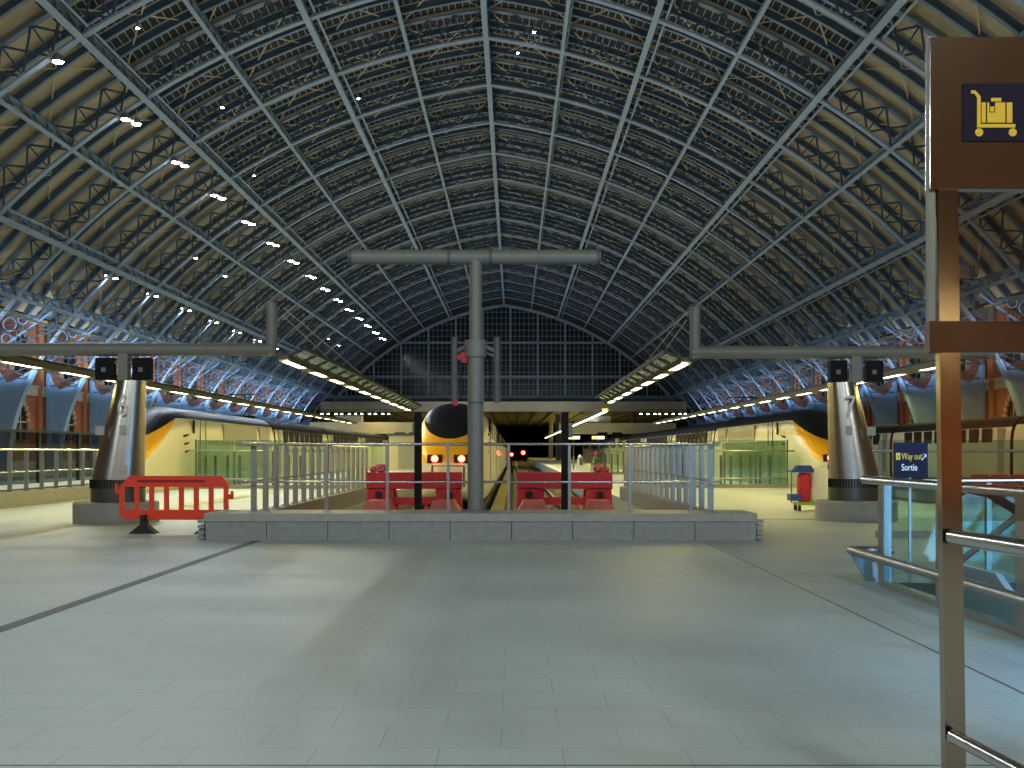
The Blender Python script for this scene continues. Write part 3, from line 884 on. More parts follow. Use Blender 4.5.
# front railing
xsf = [-4.7+1.15*i for i in range(8)]
tf = railing('steel_railing', 'long steel railing across the front of the central track pit', [(x, 20.2) for x in xsf], 1.76, 0, .48, 0)
MB().tube([(-5.26, 20.2, 1.75), (3.9, 20.2, 1.75)], .028, 12).build('handrail', STEEL_P, tf, smooth=True)
MB().tube([(-5.26, 20.2, 1.03), (3.9, 20.2, 1.03)], .024, 12).build('mid_rail', STEEL_P, tf, smooth=True)
for sx, x, lab in ((-1, -4.98, 'left-hand railing of flat steel bars along the central pit'), (1, 3.76, 'right-hand railing of flat steel bars along the central pit')):
    ts = railing('bar_railing', lab, [(x, 20.38+.97*i) for i in range(17)], 1.74, 0, .44, .115, GREY if False else STEEL)
    MB().tube([(x, 20.26, 1.76), (x, 36, 1.76)], .024, 10).build('handrail', STEEL_P, ts, smooth=True)
    MB().tube([(x, 20.26, 1.05), (x, 36, 1.05)], .02, 10).build('mid_rail', STEEL_P, ts, smooth=True)
    kb = MB(); kb.box(x-.17, x+.17, 20.7, 36.2, 0, .44)
    o = kb.build('kerb_wall', STONE); tag(o, 'low stone kerb under the %s pit railing' % ('left-hand' if sx < 0 else 'right-hand'), 'kerb')
# left platform railing
tl = railing('steel_railing', 'steel railing on the kerb beside the left platform, behind pillar 6', [(-14.55, 28.65+1.04*i) for i in range(9)], 1.66, 0, .45, .13, STEEL)
MB().tube([(-14.55, 27.5, 1.67), (-14.55, 37.2, 1.67)], .035, 10).build('handrail', STEEL_P, tl, smooth=True)
MB().tube([(-14.55, 27.5, 1.02), (-14.55, 37.2, 1.02)], .03, 10).build('mid_rail', STEEL_P, tl, smooth=True)
o = box(-14.75, -14.4, 25.5, 37.6, 0, .45).build('kerb_wall', STONE); tag(o, 'low stone kerb beside the left platform with the steel railing on it', 'kerb')
# smoked screen far left
t = thing('glass_screen', 'dark smoked glass screen far left in front of the brick wall', 'screen', (0, 0, 0))
for i in range(9):
    y = 40+i*5
    MB().box(-24.6, -24.5, y, y+4.9, 0, 2.6).build('pane', G_SMOKE, t); MB().box(-24.66, -24.44, y-.06, y+.02, 0, 2.7).build('post', GREY_D, t)
MB().box(-24.66, -24.44, 40, 85, 2.6, 2.72).build('top_rail', GREY_D, t)

# ------------------------------------------------------------------ central T mast
t = thing('tee_mast', 'tall grey steel T-shaped mast standing on the central plinth', 'mast', (-.72, 20.0, .48))
MB().tube([(0, 0, 0), (0, 0, 3.0)], .15, 28).tube([(0, 0, 3.0), (0, 0, 4.72)], .118, 28).build('mast_tube', GREY, t, smooth=True)
MB().tube([(0, 0, 2.9), (0, 0, 3.22)], .195, 28).build('collar', GREY, t, smooth=True)
MB().tube([(0, 0, 2.02), (0, 0, 2.06)], .156, 28).build('joint_ring', GREY_D, t, smooth=True)
MB().lathe([(.26, 0), (.26, .03), (.17, .04)], (0, 0, 0), 24).build('base_flange', GREY, t)
q = MB(); q.tube([(-2.38, 0, 4.78), (2.34, 0, 4.78)], .138, 28); q.build('crossbar', GREY, t, smooth=True)
for x in (-2.34, -.5, .28, 2.3):
    q = MB(); q.tube([(x-.025, 0, 4.78), (x+.025, 0, 4.78)], .15, 24); q.build('ring', GREY_D, t, smooth=True)
for x in (-2.34, -1.2, 2.3):
    q = MB(); q.tube([(x, 0, 4.9), (x, 0, 5.0)], .018, 8); q.build('eye_bolt', GREY, t)
for s in (-1, 1):
    q = MB(); q.tube([(s*.40, .06, 2.05), (s*.40, .06, 3.28)], .062, 16); arm = q.build('speaker_column', GREY_D, t, smooth=True)
    q = MB(); q.bar((s*.15, .02, 3.12), (s*.40, .06, 3.0), .05, .07); q.bar((s*.15, .02, 3.0), (s*.36, .06, 2.92), .04, .04); q.build('bracket', GREY_D, t)
    q = MB(); pts = [(s*(.22+.06*math.sin(a*PI/8)), .05, 2.95-.11*a) for a in range(8)] + [(s*.3, .05, 2.1), (s*.38, .06, 2.06)]
    q.tube(pts, .012, 6); q.build('cable', BLACK, t)
q = MB(); q.box(-.36, -.16, -.02, .06, 2.86, 2.94); q.box(-.27, -.16, -.03, .05, 2.8, 3.0); q.box(-.42, -.34, -.04, .02, 1.99, 2.1); q.build('red_tag', mat('red_tag', (.5, .01, .02), .5), t)

# ------------------------------------------------------------------ platform masts with pillars
def pillar(x, y, side, number, labels):
    """side -1: slanting face on the left"""
    t = thing('platform_pillar', labels[0], 'pillar', (x, y, 0))
    MB().lathe([(.93, 0), (.93, .44), (.90, .47), (0.3, .47)], (side*.1, 0, 0), 48).build('drum_base', CONC, t, smooth=True)
    # tapered shaft
    vs = []; n = 40; H0, H1 = .98, 3.22
    q = MB()
    for j in range(13):
        z = H0+(H1-H0)*j/12; f = j/12
        r = .58*(1-f)+.33*f; cx = side*(.0+(-.30)*f+.06)+0
        for k in range(n):
            a = 2*PI*k/n
            # half of the shaft stays upright, the other leans in
            vs.append((cx+r*math.cos(a), (.5*(1-f)+.3*f)*math.sin(a), z))
    fs = []
    for j in range(12):
        for k in range(n): fs.append((j*n+k, j*n+(k+1) % n, (j+1)*n+(k+1) % n, (j+1)*n+k))
    fs.append(tuple(range(12*n, 13*n)))
    q.add(vs, fs); q.build('steel_shaft', MIRROR, t, smooth=True)
    MB().lathe([(.60, .47), (.60, .98), (.5, .99)], (side*.06, 0, 0), 40, sy=.9).build('dark_collar', mat('collar_dark', (.10, .10, .09), .35, .6), t, smooth=True)
    q = MB()
    for i in range(30):
        a = PI+PI*i/29; q.box(side*.06+.61*math.cos(a)-.008, side*.06+.61*math.cos(a)+.008, .55*math.sin(a)-.01, .55*math.sin(a)+.01, .78, .98)
    q.build('collar_ribs', BLACK, t)
    q = MB(); q.box(side*.30-.1, side*.30+.1, -.47, -.44, 1.98, 2.18); q.build('notice_plate', mat('plate', (.42, .42, .38), .5), t)
    q = MB(); q.box(side*-.2-.07, side*-.2+.07, -.44, -.41, 2.0, 2.2); q.build('notice_plate', mat('plate', (.42, .42, .38), .5), t)
    text('numeral', number, .70, mat('numeral_white', (.75, .76, .75), .5), t, (.08 if side < 0 else -.30, -.46, 2.42), ext=.004, sx=.72)
    # canopy frame on top
    c = thing('canopy_mast', labels[1], 'canopy mast', (x+(-.02 if side < 0 else -.22), y, 3.22)); so = .1 if side < 0 else .3
    q = MB(); q.box(-.11+so, .11+so, -.11, .11, 0, .62); q.build('stem', GREY, c)
    q = MB(); q.tube([(-3.55, 0, .72), (3.5, 0, .72)], .15, 24); q.build('crossbeam', GREY, c, smooth=True)
    ins = 1 if side < 0 else -1
    q = MB(); q.tube([(ins*3.46, 0, .58), (ins*3.46, 0, 1.78)], .125, 20); q.build('end_stub', GREY, c, smooth=True)
    q = MB(); q.tube([(-ins*3.46, 0, .58), (-ins*3.46, 0, 1.78)], .125, 20); q.build('end_stub', GREY, c, smooth=True)
    for sx in (-1, 1):
        q = MB(); xx = so+sx*.42; q.box(xx-.2, xx+.2, -.12, .12, .02, .52); b = q.build('display_screen', BLACK, c)
        q = MB(); q.box(xx-.06, xx+.04, -.13, -.121, .2, .30); q.build('screen_glyph', mat('glyph', (.10, .10, .10), .5, emit=((.8, .85, .9), .03)), b)
        q = MB(); q.bar((so, 0, .42), (xx, 0, .42), .06, .06); q.build('screen_bracket', GREY, c)
    return t, c
pillar(-8.97, 24.3, -1, '6', ('mirror steel tapered pillar numbered 6 on a concrete drum, left', 'grey canopy crossbeam with black screens above pillar 6'))
pillar(7.93, 25.0, 1, '7', ('mirror steel tapered pillar on a concrete drum, right of the cleaning cart', 'grey canopy crossbeam with black screens above the right-hand pillar'))

def canopy(x, y0, y1, inner, label, ztube=3.72, cable=True, step=3.0, name='lit_canopy', tl=1.75):
    t = thing(name, label, 'canopy', (x, y0, ztube))
    L = y1-y0
    q = MB(); q.box(-.14, .14, 0, L, .03, .12); q.box(-.14, -.11, 0, L, -.03, .03); q.box(.11, .14, 0, L, -.03, .03); q.build('light_channel', mat('channel', (.16, .15, .08), .6, .2), t)
    n = int(L/step)
    bl = MB()
    for i in range(n): bl.box(-.1, .1, i*step+.5+tl, min(L, (i+1)*step+.5), -.028, .029)
    bl.build('blank_cover', mat('channel', (.16, .15, .08), .6, .2), t)['kind'] = 'stuff'
    for i in range(n):
        q = MB(); q.box(-.09, .09, i*step+.5, i*step+.5+tl, -.02, .028); q.build('light_tube', TUBE, t)
    if inner:
        s = inner
        q = MB(); q.box(s*.5-.04, s*.5+.04, 0, L, .22, .30)
        m = max(2, int(L/1.6))
        for i in range(m+1): q.bar((s*.1, i*L/m, .08), (s*.5, i*L/m, .26), .07, .06)
        q.build('wing_frame', mat('wing', (.045, .043, .035), .6, .2), t)
        q = MB()
        for i in range(m): q.face([(s*.14, i*L/m+.25, .10), (s*.46, i*L/m+.25, .255), (s*.46, (i+1)*L/m-.25, .255), (s*.14, (i+1)*L/m-.25, .10)])
        q.build('wing_panel', G_CLEAR, t)
    if cable:
        q = MB(); q.tube([(0, 0, 1.2), (0, L*.6, .3)], .014, 6); q.tube([(0, 0, 1.0), (0, L*.35, .2)], .012, 6); q.build('tie_cable', STEEL, t)
    return t
canopy(-5.3, 24.5, 55, 1, 'lit canopy strip running back from the inner end of the left crossbeam')
canopy(-11.9, 24.5, 80, -1, 'lit canopy strip running back from the outer end of the left crossbeam')
canopy(4.08, 25.2, 46.5, -1, 'lit canopy strip running back from the inner end of the right crossbeam')
canopy(10.5, 25.2, 80, 1, 'lit canopy strip running back from the outer end of the right crossbeam')
canopy(4.08, 47.5, 140, 0, 'long thin line of lamps far along the right central platform', 3.42, False, 1.7, 'lamp_run', 1.5)

# ------------------------------------------------------------------ roof floodlights
def flood(p, n, label, group, r=.24):
    t = thing('floodlight', label, 'floodlight', p, group=group)
    for i in range(n):
        dx = .5*i; dy = .3*i; dz = -.16*i
        q = MB(); q.lathe([(r*.8, .18), (r*1.05, 0), (r*1.1, -.12)], (dx, dy, dz), 14); h = q.build('housing', GREY, t)
        q = MB(); q.lathe([(r, -.121), (r*.9, -.16)], (dx, dy, dz), 14); q.build('lens', LENS, h)
        q = MB(); q.bar((dx, dy, .15+dz), (dx, dy, .6), .05, .05); q.build('bracket', GREY, h)
    return t
for i, p in enumerate(FLOOD):
    flood(p, 1 if i < 2 else 2, 'bright %s floodlight in the long left roof row, %s from the top' % ('single' if i < 2 else 'twin', nth(i)), 'long row of floodlights on the left roof slope', .26)
for i, p in enumerate(FLOOD2[:7]):
    flood(p, 2, 'small twin floodlight in the lower left row, %s from the near end' % nth(i), 'lower row of floodlights on the left roof slope', .17)
for j, (px, py) in enumerate(((193, 253), (218, 270), (313, 330), (323, 336))):
    # on the boarded slope between the two rows
    a = arc(39.5, R_IN, -1); k = (2, 3, 9, 10)[j]
    flood((RX+a[0], RY(k), a[1]-.35), 1, 'tiny single lamp between the two left lamp rows, %s from the near end' % nth(j), 'tiny lamps between the lamp rows', .15)
for phi, y, lab in ((29.3, 54.4, 'highest'), (28.5, 68, 'second highest'), (30.3, 81.8, 'the lowest'), (19, 76.2, 'the one nearest the crown')):
    a = arc(phi, R_IN+.6, -1); flood((RX+a[0], y, a[1]), 1, 'pinpoint lamp high on the left of the glazed roof, %s' % lab, 'pinpoint lamps in the roof', .09)
for phi, y, lab in ((11.6, 68.4, 'upper'), (10.4, 72.5, 'lower')):
    a = arc(phi, R_IN+.6, 1); flood((RX+a[0], y, a[1]), 1, 'pinpoint lamp just right of the crown of the roof, %s one' % lab, 'pinpoint lamps in the roof', .09)
# rows of small spots under the flat roof beyond
for row, (xa, xb, y, n, lab) in enumerate(((-27, -17.5, 150, 11, 'left'), (18, 25, 150, 9, 'right'))):
    for i in range(n):
        x = xa+(xb-xa)*i/(n-1)+random.uniform(-.15, .15)
        t = thing('spot_lamp', 'small white spot lamp in the %s row under the far roof, %s from the left' % (lab, nth(i)), 'lamp', (x, y, 7.0), group='row of small spot lamps at far %s' % lab)
        q = MB(); q.lathe([(.13, 0), (.18, -.1)], (0, 0, 0), 10); q.build('lens', SPOTL, t)
        q = MB(); q.box(-.03, .03, -.03, .03, 0, .45); q.build('stem', GREY, t)
    o = box(xa-.5, xb+.5, y-.06, y+.06, 7.45, 7.6).build('lamp_rail', GREY_D); tag(o, 'dark rail carrying the %s row of small spot lamps' % lab, 'lamp rail')
    hg = MB(); xl, xr = ((-27.3, -22.2), (20.6, 25.2))[row]; hg.box(xl, xl+.1, y-.05, y+.05, 0, 7.45); hg.box(xr, xr+.1, y-.05, y+.05, 0, 7.45); hg.build('post', GREY_D, o)

# ------------------------------------------------------------------ glass enclosures on platforms
def glass_box(x0, x1, y0, y1, label, top=2.0, g=G_GREEN, open_x=None):
    t = thing('glass_enclosure', label, 'glass enclosure', (0, 0, 0))
    b = MB(); 
    for (a, b_, c, d) in ((x0, x1, y0, y0+.15), (x0, x0+.15, y0+.15, y1), (x1-.15, x1, y0+.15, y1)): b.box(a, b_, c, d, 0, .16)
    b.build('kerb', STONE, t)
    n = max(2, round((x1-x0)/1.5))
    for i in range(n):
        a, c = x0+(x1-x0)*i/n, x0+(x1-x0)*(i+1)/n
        MB().box(a+.02, c-.02, y0+.06, y0+.08, .16, top).build('glass_pane', g, t)
    for i in range(n+1):
        a = x0+(x1-x0)*i/n
        MB().box(a-.03, a+.03, y0+.02, y0+.06, .1, 1.65 if 0 < i < n else top+.03).build('post', GREY_D, t)
    for i in range(12):
        a = x0+.3+(x1-x0-.6)*i/11
        MB().box(a-.06, a+.06, y0+2, y0+2.05, 0, 1.45).build('inner_post', GREY, t)
    m = max(2, round((y1-y0)/2))
    for x in (x0+.07, x1-.07):
        for i in range(m):
            a, c = y0+.1+(y1-y0-.1)*i/m, y0+.1+(y1-y0-.1)*(i+1)/m
            MB().box(x-.01, x+.01, a+.02, c-.02, .16, top).build('glass_pane', g, t)
    q = MB(); q.tube([(x0-.3, y0-.05, 1.65), (x1+.3, y0-.05, 1.65)], .035, 8); q.build('handrail', STEEL, t)
    q = MB(); q.tube([(x0, y0-.05, .42), (x1, y0-.05, .42)], .035, 8); q.build('low_rail', STEEL, t)
    return t
glass_box(-13.9, -7.2, 46.5, 62, 'green-tinted glass enclosure on the left platform in front of the train', 2.12)
glass_box(6.6, 12.2, 47.5, 62, 'green-tinted glass enclosure on the right platform in front of the train', 2.12)
glass_box(6.4, 12.0, 76, 90, 'farther small glass enclosure on the right platform', 2.0)
# long bench-like unit / ticket gates on the right platform
t = thing('lift_housing', 'low cream kiosk on the far left platform beside the central train', 'kiosk', (-8.8, 92, 0))
MB().box(-2, 2, 0, 4, 0, 3.0).build('body', CREAM, t); MB().box(-2.2, 2.2, -.2, 4.2, 3.0, 3.2).build('roof', GREY_D, t); MB().box(-1.2, 1.2, -.03, 0, .2, 2.2).build('door', TGREY, t)

# overhead walkway / office band far right and left
for x0, x1, y, z0, z1, cols, dx, lab in ((5.4, 19, 125, 3.75, 5.0, (6.2, 12.2), 10.4, 'long cream band of the bridge across the far right platforms'), (-24, -6, 125, 3.75, 5.1, (-13.6, -6.4), -13.4, 'long cream band of the bridge across the far left platforms')):
    t = thing('platform_bridge', lab, 'bridge', (0, y, 0))
    MB().box(x0, x1, 0, 2.5, z0, z1).build('deck_fascia', CREAM, t)
    for x in cols: MB().box(x-.2, x+.2, .8, 1.2, 0, z0).build('column', CREAM, t)
    MB().box(x0+3, x0+6, .2, 2.3, z1, z1+.8).build('plant_box', TGREY, t)
    for d in (0, 1.7): MB().box(dx+d-.6, dx+d+.6, -.1, 0, z0-.55, z0+.15).build('display_screen', BLACK, t)
for x, lab in ((5.6, 'nearer the tracks'), (7.9, 'farther from the tracks')):
    t = thing('platform_sign', 'small lit yellow and white hanging sign on the far right platform, %s' % lab, 'sign', (x, 100, 2.95))
    MB().box(-.62, .62, 0, .1, -.18, .18).build('sign_case', GREY_D, t)
    MB().box(-.58, 0, -.01, 0, -.14, .14).build('yellow_face', emat('lit_yellow', (1, .75, .1), 1.6), t); MB().box(0, .58, -.01, 0, -.14, .14).build('white_face', emat('lit_white', (1, .97, .8), 1.6), t)
    MB().box(-.05, .05, .03, .09, -2.95, -.18).build('pole', GREY_D, t)
# red signal lamps far down the track
for x, y, z, lab in ((2.6, 300, 1.4, 'bright red signal lamp at the far end of the right-hand track'), (-.28, 128, 1.3, 'dim red signal lamp beside the far tracks, right of the train'), (-1.0, 205, 1.35, 'second dim red signal lamp beside the far tracks')):
    t = thing('signal_lamp', lab, 'signal', (x, y, 0))
    MB().box(-.08, .08, .02, .16, -1, z+.2).build('mast', BLACK, t)
    q = MB(); q.tube([(0, -.08, z), (0, .02, z)], .6 if y == 300 else .2, 12); q.build('lens', REDL, t)
# far platform things
for i, x in enumerate((7.0, 8.6)):
    t = thing('ticket_gate', 'pale metal gate post on the far right platform, %s of two' % ('left' if i == 0 else 'right'), 'gate', (x*.93, 105, 0))
    MB().prism([(-.25, 0), (.35, 0), (.25, 1.1), (.05, 1.35), (-.15, 1.1)], 0, 1.6, 'y').build('body', mat('pale_metal', (.6, .65, .7), .3, .3), t, fix=True)
    MB().box(-.05, .25, -.02, 0, .3, 1.0).build('panel', GREY_D, t)

# columns under far roof
for i, (x, y) in enumerate(((-9.5, 205), (8.5, 205), (-24, 205), (23, 205), (-9.5, 245), (8.5, 245))):
    t = thing('roof_column', 'round concrete column under the flat far roof, %s row, %s' % ('front' if y < 210 else 'second', ('left of the central tracks', 'right of the central tracks', 'at far left', 'at far right', 'left of the central tracks', 'right of the central tracks')[i]), 'column', (x, y, 0))
    MB().lathe([(.55, 0), (.5, .3), (.5, 8.4), (.9, 8.9)], (0, 0, 0), 20).build('shaft', CONC, t, smooth=True)
for x in (-14, 12):
    light('AREA', (x, 235, 4.2), 1300, WARM, 4, 60, target=(x, 235, 9), name='far_roof_uplight')
for x in (-14, 12, 0):
    light('AREA', (x, 250, 8.6), 1500, WARM, 2, 90, name='far_roof_lamp')

# ------------------------------------------------------------------ red pedestrian barrier
t = thing('pedestrian_barrier', 'orange-red plastic barrier standing on the concourse left of the plinth', 'barrier', (-6.72, 21.05, 0), rz=math.radians(-1))
f = MB()
W2, zb, zt = 1.08, .26, 1.13
f.prism([(-W2, zt-.22), (-W2+.2, zt), (W2-.12, zt), (W2, zt-.14), (W2, zt-.22)], -.03, .03, 'y')
f.prism([(-W2, zb+.2), (W2, zb+.2), (W2, zb+.12), (W2-.06, zb), (-W2+.12, zb), (-W2, zb+.1)], -.03, .03, 'y')
n = 7; wv = 2*W2/n
for i in range(n+1):
    x = -W2+.045+(2*W2-.09)*i/n; f.box(x-.045 if 0 < i < n else x-.045, x+.045, -.025, .025, zb+.18, zt-.2)
f.build('barrier_frame', ORED, t, fix=True)
q = MB(); q.box(-W2-.09, -W2, -.03, .03, zt-.36, zt-.28); q.box(-W2-.09, -W2-.05, -.03, .03, zt-.36, zt-.16); q.box(W2, W2+.1, -.02, .02, zt-.46, zt-.36); q.box(W2+.05, W2+.1, -.02, .02, zt-.46, zt-.3); q.build('link_hook', ORED, t)
q = MB(); q.box(-.72, .62, -.034, -.03, zt-.13, zt-.08); q.build('lettering_strip', mat('dark_red', (.28, .01, .01), .6), t)
for x in (-.56, .72):
    q = MB(); q.prism([(x-.27, 0), (x+.27, 0), (x+.20, .05), (x+.04, .18), (x+.04, .36), (x-.04, .36), (x-.04, .18), (x-.20, .05)], -.22, .04, 'y'); q.build('foot', RUBBER, t, fix=True)

# ------------------------------------------------------------------ cleaning cart
t = thing('cleaning_cart', 'cleaning cart with red and white bags left of the right-hand pillar', 'cart', (8.02, 29.0, 0))
q = MB(); q.box(-.35, .45, -.25, .3, .16, .24); q.build('deck', GREENPL, t)
q = MB(); q.lathe([(.15, .25), (.19, .5), (.19, .9), (.16, 1.0), (.13, 1.04)], (-.12, 0, 0), 20); q.build('red_bag', BAGR, t, smooth=True)
q = MB(); q.lathe([(.2, .15), (.27, .35), (.26, .6), (.24, .8), (.25, 1.1), (.21, 1.17)], (.28, -.05, 0), 20, sx=.95); q.build('white_bag', BAGW, t, smooth=True)
q = MB(); q.box(-.5, .12, -.2, .2, 1.05, 1.1); q.prism([(-.42, 1.1), (.1, 1.1), (.02, 1.24), (-.3, 1.24)], -.18, .18, 'y'); q.build('tray', BLUEPL, t, fix=True)
q = MB(); q.box(-.55, -.25, -.2, .15, .28, .46); q.build('bucket', BLUEPL, t)
q = MB(); q.tube([(-.4, .25, .2), (-.4, .25, 1.05)], .02, 8); q.build('frame_upright', GREY, t); q = MB(); q.tube([(.45, .25, .2), (.45, .25, 1.2)], .02, 8); q.build('frame_upright', GREY, t)
for x, y in ((-.3, -.2), (.35, -.2), (-.3, .22), (.35, .22)):
    q = MB(); q.tube([(x-.03, y, .08), (x+.03, y, .08)], .08, 14); q.box(x-.02, x+.02, y-.02, y+.02, .1, .18); q.build('wheel', RUBBER, t)

# ------------------------------------------------------------------ escalator well at right
x0, x1, y0, y1 = WELL
mb = MB(); mb.box(x0-.05, x0, y0, y1, -4, -.0); mb.box(x1, x1+.05, y0, y1, -4, 0); mb.box(x0, x1, y1, y1+.05, -4, 0); mb.box(x0, x1, y0-.05, y0, -4, 0); mb.box(x0, x1, y0, y1, -4.1, -4)
struct('wall_well', mb, mat('well_lining', (.45, .5, .52), .5))
light('AREA', (6.9, 9.5, -.25), 600, (.25, .6, 1.0), 2.2, 6.0, target=(4.2, 9.8, .9), name='well_strip_light')
light('AREA', (4.9, 5.6, .25), 240, (.2, .5, 1.0), .5, .3, target=(4.5, 12, .7), name='well_end_light')
t = thing('glass_balustrade', 'glass and steel balustrade around the escalator well at right', 'balustrade', (0, 0, 0))
posts = [(4.42, 12.7), (4.42, 10.95), (4.42, 9.2), (4.42, 7.45)]
for px, py in posts:
    MB().box(px-.045, px+.045, py-.10, py+.10, 0, 1.22).build('post', STEEL, t)
for (a, b) in zip(posts[:-1], posts[1:]):
    MB().box(4.415, 4.43, b[1]+.12, a[1]-.12, .36, 1.16).build('glass_pane', G_CLEAR, t)
    MB().box(4.41, 4.44, b[1]+.12, a[1]-.12, .06, .30).build('kick_pane', G_TEAL, t)
    MB().box(4.38, 4.46, b[1]+.1, a[1]-.1, .29, .36).build('transom', STEEL, t)
MB().box(4.38, 4.5, 6, 12.8, 0, .06).build('sill', STEEL, t)
MB().tube([(4.42, 13.45, 1.25), (4.42, 5.5, 1.25)], .05, 14).build('handrail', STEEL_P, t, smooth=True)
MB().tube([(4.42, 13.1, 1.25), (8.4, 13.1, 1.25)], .04, 14).build('end_rail', STEEL_P, t, smooth=True)
for i in range(3):
    MB().box(4.6+i*1.25, 5.8+i*1.25, 13.09, 13.11, .1, 1.18).build('end_pane', G_CLEAR, t)
for x in (4.55, 5.83, 7.08, 8.33): MB().box(x-.03, x+.03, 13.06, 13.14, 0, 1.22).build('end_post', STEEL, t)
# bumper rail
t = thing('bumper_rail', 'low steel bumper tube on slanted brackets beside the glass balustrade', 'rail', (0, 0, 0))
MB().tube([(4.22, 13.35, .37), (4.22, 5.2, .37)], .055, 16).build('tube', STEEL, t, smooth=True)
MB().tube([(4.22, 13.35, .37), (4.75, 13.35, .37)], .05, 12).build('end_tube', STEEL, t, smooth=True)
for y in (13.2, 8.2):
    q = MB(); q.prism([(4.17, .34), (4.40, .34), (4.58, 0), (4.36, 0)], y-.02, y+.02, 'y'); q.build('bracket', STEEL, t, fix=True)
# escalator
t = thing('escalator', 'escalator head with a black curved handrail inside the glass balustrade', 'escalator', (0, 0, 0))
path = [(12.6, .55), (12.75, .85), (12.65, 1.08), (12.4, 1.17), (11.8, 1.14), (11.2, 1.0), (10.6, .72), (10.0, .35), (8.5, -.65), (6.5, -2.0)]
for s, x in ((0, 5.26), (1, 6.9)):
    MB().tube([(x, a, b) for a, b in path], .05, 10).build('handrail', RUBBER, t, smooth=True)
    q = MB(); q.prism([(12.55, .5), (12.6, .9), (12.35, 1.1), (11.8, 1.08), (11.2, .94), (10.6, .66), (10.0, .29), (6.5, -2.06), (6.5, -2.8), (10.0, -.45), (11.2, .15), (12.5, .2)], x-.01, x+.01, 'x'); q.build('side_glass', G_TEAL, t, fix=True)
q = MB(); q.prism([(12.8, .3), (11.4, .3), (10.2, -.35), (6.4, -3.0), (6.4, -3.9), (12.8, -.6)], 5.15, 5.22, 'x'); q.prism([(12.8, .3), (11.4, .3), (10.2, -.35), (6.4, -3.0), (6.4, -3.9), (12.8, -.6)], 6.94, 7.0, 'x')
q.build('side_cladding', mat('pale_cladding', (.6, .66, .7), .35, .2), t, fix=True)
q = MB()
for i in range(12): q.box(5.3, 6.86, 10.6-i*.36-.36, 10.6-i*.36, -.1-.24*i-.3, -.1-.24*i)
q.box(5.3, 6.86, 10.6, 12.9, -.1, .0); q.build('steps', GREY_D, t)
q = MB(); q.bar((4.9, 12.5, 0.05), (4.9, 10.2, 1.05), .04, .06); q.bar((4.9, 12.8, -.3), (4.9, 11.6, .2), .1, .06); q.build('side_tube', STEEL_P, t)
# pale curved cladding of the well nearer the viewer
o = MB(); o.prism([(10.9, .0), (10.6, .26), (10.0, .38), (9.2, .3), (8.5, .1), (8.0, 0), (8.0, -.5), (10.9, -.5)], 5.0, 5.1, 'x')
o = o.build('curved_cladding', mat('pale_cladding', (.6, .66, .7), .35, .2), fix=True); tag(o, 'pale curved metal fin lit blue inside the escalator well', 'cladding fin')

# way out sign
t = thing('way_out_sign', 'dark navy Way out and Sortie sign on the end of the balustrade', 'sign', (4.84, 12.98, 0))
MB().box(-.205, .205, 0, .03, 1.285, 1.715).build('sign_plate', SIGNB, t); MB().box(-.015, .015, .03, .06, .0, 1.3).build('stand', STEEL, t)
text('lettering', 'Way out', .115, SIGNY, t, (-.12, -.004, 1.51), sx=.62)
text('lettering', 'Sortie', .115, SIGNW, t, (-.12, -.004, 1.375), sx=.70)
q = MB(); q.box(-.185, -.135, -.005, 0, 1.505, 1.59); q.build('exit_symbol', SIGNY, t)
q = MB(); q.box(-.165, -.155, -.008, -.005, 1.52, 1.57); q.build('exit_symbol_figure', SIGNB, t)
q = MB(); q.bar((.13, -.003, 1.50), (.18, -.003, 1.57), .006, .012, up=(0, 1, 0)); q.bar((.18, -.003, 1.57), (.145, -.003, 1.575), .006, .012, up=(0, 1, 0)); q.bar((.18, -.003, 1.57), (.178, -.003, 1.535), .006, .012, up=(0, 1, 0)); q.build('arrow', SIGNW, t)

# glass screen behind the well
t = thing('glass_screen', 'teal glass screen with thin posts behind the escalator well', 'screen', (0, 0, 0))
for i in range(5):
    a = 6.85+i*1.5; MB().box(a+.03, a+1.47, 19.98, 20.0, .12, 1.83).build('pane', G_TEAL, t)
for i in range(6):
    a = 6.85+i*1.5; MB().box(a-.025, a+.025, 19.9, 19.96, 0, 1.78).build('post', GREY, t)
MB().tube([(6.7, 19.9, 1.62), (14.4, 19.9, 1.62)], .03, 10).build('handrail', STEEL, t, smooth=True); MB().box(6.8, 14.4, 19.9, 20.05, 0, .12).build('kerb', STONE, t)
# red water-filled barriers beyond
for i in range(5):
    x = 20.3+i*.86
    t = thing('barrier_block', 'squat red plastic barrier block behind the glass screen, %s from the left' % nth(i), 'barrier', (x, 46.2, 0), group='row of red barrier blocks at right') if i == 0 else dup(t0, (x, 46.2, 0), label='squat red plastic barrier block behind the glass screen, %s from the left' % nth(i))
    if i == 0:
        t0 = t
        q = MB(); q.prism([(-.40, 0), (.40, 0), (.40, .2), (.32, .3), (.30, .62), (-.30, .62), (-.32, .3), (-.40, .2)], 0, .4, 'y'); q.build('body', ORED, t, fix=True)
        q = MB(); q.box(-.08, .08, .12, .28, .62, .66); q.build('cap', WHITE, t)
t = thing('barrier_block', 'red plastic barrier block at the far left edge behind the railing', 'barrier', (-18.3, 35.2, -1.0))
q = MB(); q.prism([(-.40, 0), (.40, 0), (.40, 1.2), (.34, 1.4), (.34, 2.0), (-.34, 2.0), (-.34, 1.4), (-.40, 1.2)], 0, .4, 'y'); q.build('body', ORED, t, fix=True); MB().box(-.3, .3, -.01, 0, 1.75, 1.9).build('sticker', SIGNY, t)

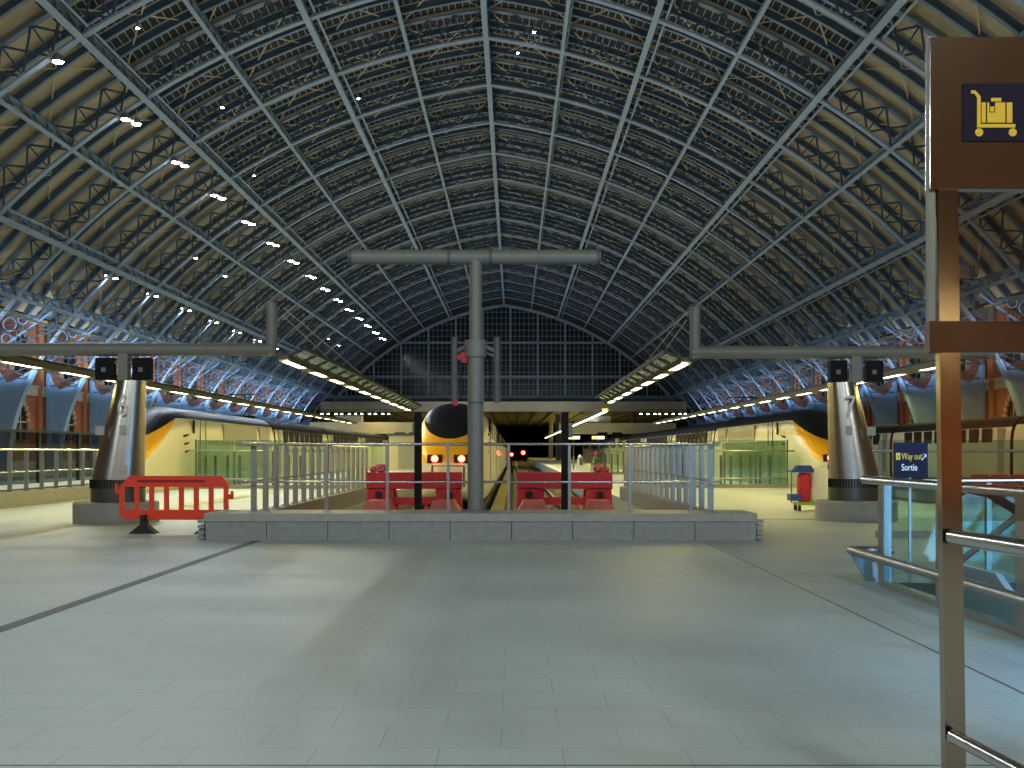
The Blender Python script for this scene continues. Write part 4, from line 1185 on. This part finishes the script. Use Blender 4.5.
# ------------------------------------------------------------------ sign portal close to the viewer
t = thing('sign_frame', 'tall mirror-steel post and header sign frame close by at the right edge', 'sign frame', (1.87, 4.6, 0))
pst = MB().box(-.044, .044, 0, .05, 0, 2.76).build('post', mat('post_steel', (.33, .28, .21), .15, 1.0, .06, 3), t)  # polished steel; brown of the mirrored brick wall painted into its colour
pst.location = (.042, 0, 0); pst.rotation_euler = (0, -math.radians(.8), 0)
MB().box(-.073, .95, -.005, .055, 2.735, 3.39).build('header_panel', mat('brick_reflection_steel', (.44, .35, .25), .15, 1.0, .06, 3), t)  # reflected brick brown is part of this steel colour
MB().box(-.076, .95, -.004, .054, 2.03, 2.165).build('cross_panel', mat('dark_reflection_steel', (.16, .105, .08), .25, 1.0, .1, 5), t)  # darker steel colour with the dim reddish reflection painted in
MB().box(-.075, -.046, .01, .045, 2.03, 3.40).build('edge_strip', GREY, t)
MB().box(.05, .95, .02, .03, 2.17, 2.73).build('upper_pane', G_REFLECT, t)
MB().box(.05, .95, .02, .03, 1.3, 2.02).build('lower_pane', G_REFLECT, t)
MB().box(.95, 1.03, 0, .05, 0, 3.39).build('far_post', mat('brick_reflection_steel', (.44, .35, .25), .15, 1.0, .06, 3), t)
sp = MB().box(.064, .40, -.012, -.005, 2.94, 3.188).build('trolley_pictogram_plate', SIGNB, t)
q = MB(); Y = -.016; bx, bz = .098, 2.958; S = .00432
def P(x, z): return (bx+x*S, bz+z*S)
def poly(pts): q.prism([P(a, b) for a, b in pts], Y, -.012, 'y')
poly([(6, 9), (44, 9), (44, 12.5), (9.5, 12.5), (9.5, 40), (4, 46), (0, 46), (0, 43), (3, 43), (6, 39)])
poly([(10.5, 14), (14.5, 14), (14.5, 34), (10.5, 34)]); poly([(35.5, 14), (41, 14), (41, 34), (35.5, 34)])
poly([(16, 14), (34, 14), (34, 34), (24, 34), (24, 24), (18, 24), (18, 34), (16, 34)])
poly([(19, 25), (23, 25), (23, 30), (19, 30)]); poly([(20, 35), (30, 35), (30, 38.5), (20, 38.5)])
for cx in (8, 41.5):
    poly([(cx+4*math.cos(a*PI/9), 4.2+4*math.sin(a*PI/9)) for a in range(18)])
q.build('trolley_pictogram', SIGNY, sp, fix=True)
t = thing('hand_railing', 'steel double handrail running towards the viewer from the sign frame post', 'railing', (0, 0, 0))
MB().tube([(1.885, 4.57, 1.235), (1.93, 4.07, 1.235), (2.05, 2.6, 1.235)], .034, 16).build('handrail', STEEL_P, t, smooth=True)
MB().tube([(1.885, 4.57, .38), (1.93, 4.07, .38), (2.05, 2.6, .38)], .03, 16).build('lower_rail', STEEL_P, t, smooth=True)
MB().box(2.02, 2.08, 2.55, 2.61, 0, 1.25).build('end_post', STEEL_P, t)
# lamps on the wall behind the viewer
for x, lab in ((-8.2, 'left'), (1.0, 'middle'), (10.2, 'right')):
    t = thing('wall_lamp', 'round warm lamp on the brick wall behind the viewer, %s of three' % lab, 'lamp', (x, YS+3.75, 4.6))
    MB().lathe([(.1, -.3), (.26, -.15), (.3, 0), (.26, .15), (.1, .3)], (0, 0, 0), 16).build('globe', emat('globe', (1, .75, .4), 90), t, smooth=True)
    MB().box(-.05, .05, 0, .3, -.05, .05).build('arm', GREY_D, t)
